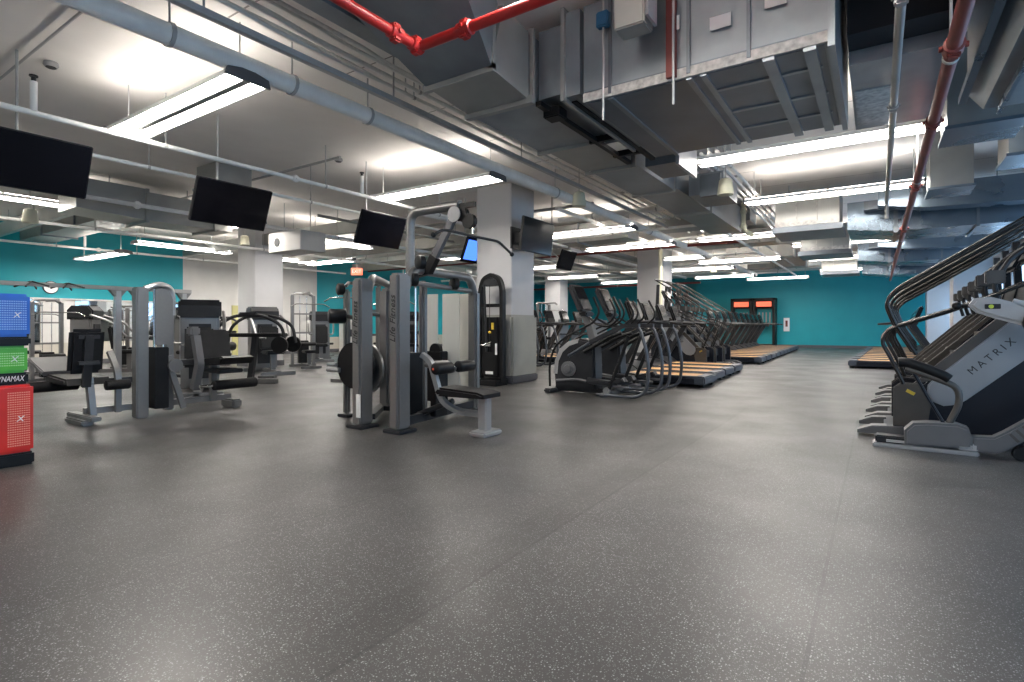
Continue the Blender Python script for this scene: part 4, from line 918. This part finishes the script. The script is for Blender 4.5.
# ------------------------------------------------------------------ background weight machines
def make_stack_machine(label, group):
    """selectorised machine: hooded weight tower, seat, backrest and roller arm; faces +x"""
    t = thing('weight_machine', label, 'weight machine', (0, 0, 0), 0, group)
    MB().box(-.5, -.1, -.28, .28, .05, 1.32, bev=.04).build('weight_tower', 'silver', t)
    MB().prism([(-.54, 1.2), (-.54, 1.4), (-.46, 1.5), (-.14, 1.5), (-.06, 1.4), (-.06, 1.2)], -.31, .31, 'y', bev=.03).build('tower_hood', 'char', t)
    MB().box(-.1, -.08, -.16, .16, .2, 1.1).build('stack_window', 'char', t, smooth=False)
    MB().box(-.6, 1.0, -.05, .05, .02, .1, bev=.01).box(.9, 1.0, -.35, .35, 0, .08, bev=.01).box(-.6, -.5, -.35, .35, 0, .08, bev=.01).build('base_frame', 'silver', t)
    MB().box(.5, .58, -.05, .05, .08, .46).build('seat_post', 'silver', t, smooth=False)
    MB().box(.3, .78, -.2, .2, .44, .52, bev=.03).build('seat', 'vinyl', t)
    MB().box(.2, .3, -.2, .2, .52, 1.05, bev=.03, rot=('Y', -.15)).build('backrest', 'vinyl', t)
    for s in (-1, 1): MB().tube([(-.1, s*.34, 1.3), (.3, s*.36, 1.15), (.6, s*.34, .8), (.75, s*.2, .8)], .025, 8, fil=.1).build('press_arm', 'silver', t)
    return t
def make_cable_frame(label, group):
    """tall two-post cable frame with weight stack and pulldown seat, faces +x"""
    t = thing('cable_machine', label, 'weight machine', (0, 0, 0), 0, group)
    for s in (-1, 1):
        MB().box(-.05, .05, s*.28-.04, s*.28+.04, .04, 2.05, bev=.01).build('upright', 'silver', t)
    MB().tube([(-.1, -.28, 2.05), (-.1, -.2, 2.12), (-.1, .2, 2.12), (-.1, .28, 2.05)], .035, 8).tube([(0, 0, 2.1), (.75, 0, 2.1), (.85, 0, 2.02)], .035, 8).build('top_boom', 'silver', t)
    MB().box(-.04, .04, -.28, .28, .95, 1.0).box(-.04, .04, -.28, .28, 1.5, 1.54).build('cross_rail', 'silver', t, smooth=False)
    MB().box(-.08, .08, -.13, .13, .1, .75, bev=.01).build('weight_stack', 'black', t)
    for s in (-1, 1): MB().cyl((0, s*.09, .1), (0, s*.09, 2.05), .01, seg=6).build('guide_rod', 'chrome', t)
    MB().box(-.1, 1.0, -.04, .04, .02, .09).box(-.1, 0, -.35, .35, 0, .07).box(.9, 1.0, -.25, .25, 0, .07).build('base_frame', 'silver', t, smooth=False)
    MB().box(.5, .9, -.15, .15, .42, .5, bev=.02).build('seat', 'vinyl', t)
    MB().box(.66, .74, -.04, .04, .07, .42).build('seat_post', 'silver', t, smooth=False)
    MB().roll((.42, -.24, .66), (.42, .24, .66), .055).build('knee_roller', 'vinyl', t)
    MB().tube([(.82, -.5, 1.7), (.82, -.35, 1.78), (.82, .35, 1.78), (.82, .5, 1.7)], .014, 8).build('lat_bar', 'chrome', t)
    return t
def make_plate_machine(label, group):
    """plate loaded machine with an arched bar above a black pad"""
    t = thing('plate_loaded_machine', label, 'weight machine', (0, 0, 0), 0, group)
    MB().box(-.2, .5, -.06, .06, 0, .09, bev=.01).box(-.2, -.1, -.4, .4, 0, .09, bev=.01).box(.1, .4, .08, .2, .09, .13).build('base_frame', 'silver', t)
    MB().tube([(0, 0, .08), (.05, 0, .45), (.1, 0, .9)], 0, rect=(.09, .09)).build('pedestal', 'char', t)
    MB().box(-.45, .65, -.16, .16, .86, .93, bev=.02).build('chest_pad', 'vinyl', t)
    for s in (-1, 1):
        MB().tube([(-.55, s*.22, .72), (-.5, s*.22, 1.05), (-.2, s*.22, 1.25), (.35, s*.22, 1.25), (.7, s*.22, 1.08), (.75, s*.22, .75)], .03, 8, fil=.15).build('arched_arm', 'char', t)
    MB().roll((-.5, -.3, .68), (-.5, .3, .68), .085).build('hip_pad', 'vinyl', t)
    MB().tube([(-.5, -.2, .52), (-.2, -.15, .5), (0, 0, .42)], .035, 8).build('lever', 'bsilver', t)
    for s in (-1, 1): MB().lathe_line([(0, .15), (.05, .15)], (.68, s*.25, .72), (0, s, 0), 20).build('weight_plate', 'black', t)
    MB().box(-.1, .25, -.25, .25, 1.24, 1.31, bev=.02).build('shoulder_pad', 'char', t)
    return t
sm_ = make_stack_machine('grey weight machine with dark rounded hood behind the right leg seat', 'selector weight machines')
sm_.location = (-9.2, 4.55, 0); sm_.rotation_euler = (0, 0, -.5)
cf = make_cable_frame('tall silver cable frame standing right of the white column', 'tall cable frames'); cf.location = (-12.5, 8.8, 0); cf.rotation_euler = (0, 0, -.4); cf.scale = (.95, .95, .9)
pm = make_plate_machine('plate loaded machine with arched black bar before the white column', 'plate loaded machines'); pm.location = (-9.6, 5.65, 0); pm.rotation_euler = (0, 0, .55)
index()
for (x, y, r, nm) in ((-11.6, 7.2, -.3, 'beside the white column, behind the arched machine'), (-14.4, 5.0, .9, 'behind the left leg seat, before the mirrors'),
        (-13.6, 6.6, .2, 'left of the cable crossover posts'), (-15.6, 6.9, -.6, 'close to the mirrors'),         (-14.2, 10.6, -.6, 'by the white wall'), (-12.0, 12.2, -.7, 'before the teal end of the left wall'), (-9.6, 11.6, -.9, 'behind the silver cable station'), (-10.8, 15.0, -1, 'far behind the cable station')):
    copy_tree(sm_, None, (x, y, 0), r, 'grey weight machine with black seat ' + nm)
for (x, y, r, nm) in ( (-9.6, 9.3, -.8, 'behind the silver cable station'), (-10.4, 17.6, -.4, 'beyond the near column'),
        (-8.7, 7.6, -1.2, 'just behind the silver cable station')):
    copy_tree(cf, None, (x, y, 0), r, 'tall silver cable frame ' + nm)
for (x, y, r, nm) in ((-14.8, 7.8, 0, 'in the middle of the left floor'), (-9.9, 9.9, .7, 'far behind the silver cable station')):
    copy_tree(pm, None, (x, y, 0), r, 'plate loaded machine ' + nm)
for i, (x, y, nm) in enumerate(((-13.4, 3.75, 'just below the wall clock'), (-15.6, 3.9, 'before the white wall panel'), (-15.8, 5.9, 'before the mirror right of the clock'), (-12.9, 5.6, 'left of the crossover posts'), (-16.4, 7.4, 'close to the mirrors behind the leg machine'))):
    c = copy_tree(cf, None, (x, y, 0), .3*i, 'low silver cable frame ' + nm); c.scale = (.8, .8, .74)
# cable crossover: long high beam with posts and pull-up handles
o = thing('cable_crossover', 'long cable crossover beam with pull up grips spanning the left machines', 'weight machine', (-12, 4.4, 0), 0, None, world=True)
MB().tube([(-12, .6, 1.78), (-12, 5.75, 1.78)], 0, rect=(.06, .07)).build('crossbeam', 'lgrey', o)
for y in (.7, 4.42, 4.75, 5.6):
    MB().box(-12.06, -11.94, y-.05, y+.05, .03, 1.74, bev=.01).build('upright', 'bsilver', o)
    MB().prism([(y-.14, 1.74), (y-.05, 1.62), (y+.05, 1.62), (y+.14, 1.74)], -12.05, -11.95, 'x').build('gusset', 'silver', o, smooth=False)
    MB().box(-12.25, -11.75, y-.12, y+.12, 0, .06, bev=.01).build('foot_plate', 'char', o)
for y in (3.15, 3.65):
    MB().tube([(-12.3, y-.15, 1.74), (-12.0, y, 1.83), (-11.7, y+.15, 1.74)], .014, 8, fil=.05).tube([(-12.3, y+.15, 1.72), (-12.0, y, 1.83), (-11.7, y-.15, 1.72)], .014, 8, fil=.05).build('pull_up_grip', 'black', o)
# benches, low bench by the left teal wall
def bench(x, y, r, label):
    t = thing('flat_bench', label, 'bench', (x, y, 0), r, 'flat benches')
    MB().box(-.6, .6, -.14, .14, .4, .47, bev=.03).build('bench_pad', 'vinyl', t)
    for s in (-1, 1): MB().box(s*.45-.04, s*.45+.04, -.03, .03, .04, .4).box(s*.45-.04, s*.45+.04, -.25, .25, 0, .05).build('bench_leg', 'silver', t, smooth=False)
bench(-14.2, 13.5, .6, 'flat black bench on the pale floor left of the cable station'); bench(-11.2, 10.6, .4, 'flat black bench behind the round roller of the cable station'); bench(-16.2, 12.0, .2, 'flat black bench by the white wall')
t = thing('wall_cabinet', 'white panel standing low against the left teal wall', 'cabinet', (XL+.15, 14.9, .3))
MB().box(-.14, .14, -.35, .35, -.3, 1.0, bev=.01).build('cabinet_body', 'white', t); MB().box(.14, .15, -.1, .1, .3, .6).build('cabinet_notice', 'char', t, smooth=False)
t = thing('exit_sign', 'small red hanging EXIT sign above the silver cable station', 'exit sign', (-12.3, 10.4, 2.6), TH)
MB().box(-.16, .16, -.02, .02, -.1, .1, bev=.005).build('sign_box', 'orange', t); text('EXIT', .13, 'sign_lettering', 'print', t, frame((0, -.023, 0), (1, 0, 0), (0, 0, 1)))
MB().cyl((0, 0, .1), (0, 0, CE-2.6), .008, seg=6).build('rod', 'pipeg', t)
# two dark free standing towers with lit red headers at the far wall
for i, x in enumerate((-5.65, -4.62)):
    o = thing('vending_machine', 'tall dark cabinet with lit red header at the far wall, %s one' % ['left', 'right'][i], 'vending machine', (x, 29.2, 0), 0, 'cabinets at the far wall')
    MB().box(-.5, -.38, -.35, .35, 0, 2.4).box(.38, .5, -.35, .35, 0, 2.4).box(-.5, .5, -.35, .35, 2.28, 2.4).box(-.38, .38, .2, .35, 0, 2.28).build('cabinet_frame', 'black', o, smooth=False)
    MB().box(-.34, .34, -.36, -.3, 1.98, 2.22, bev=.01).build('lit_header', 'orange', o, smooth=False)
    MB().box(-.38, .38, .18, .2, .1, 1.9).build('back_panel', 'teal', o, smooth=False)
    MB().box(-.38, .38, -.3, .2, .0, .15).box(-.2, .2, -.3, -.1, 1.0, 1.2).build('shelf', 'char', o, smooth=False)
    for k in range(4): MB().cyl((-.24+k*.16, -.1, 1.2), (-.24+k*.16, -.1, 1.7), .03, seg=8).build('hanging_handle', 'lgrey', o)
t = thing('wall_notice', 'small white notice with dark emblem on the far teal wall', 'notice', (-3.72, YF, 1.1))
MB().box(-.13, .13, -.03, 0, -.33, .33, bev=.004).build('notice_board', 'print', t); MB().box(-.05, .05, -.034, -.03, -.1, .2).build('notice_emblem', 'redo', t, smooth=False)
# dumbbell racks glimpsed beyond the near column
for i, (x, y) in enumerate(((-9.6, 19.0), (-11.4, 23.5))):
    o = thing('storage_rack', ['grey storage rack glimpsed right of the near column', 'grey storage rack far behind the near column'][i], 'rack', (x, y, 0), -.3, 'racks beyond the near column')
    for s in (-1, 1): MB().box(s*.9-.04, s*.9+.04, -.25, .25, 0, 1.3).build('rack_upright', 'silver', o, smooth=False)
    for z in (.3, .7, 1.1):
        MB().box(-.9, .9, -.22, .22, z, z+.04).build('rack_shelf', 'char', o, smooth=False)
    index()

for o_ in list(COL.objects):
    if '_o' in o_: del o_['_o']
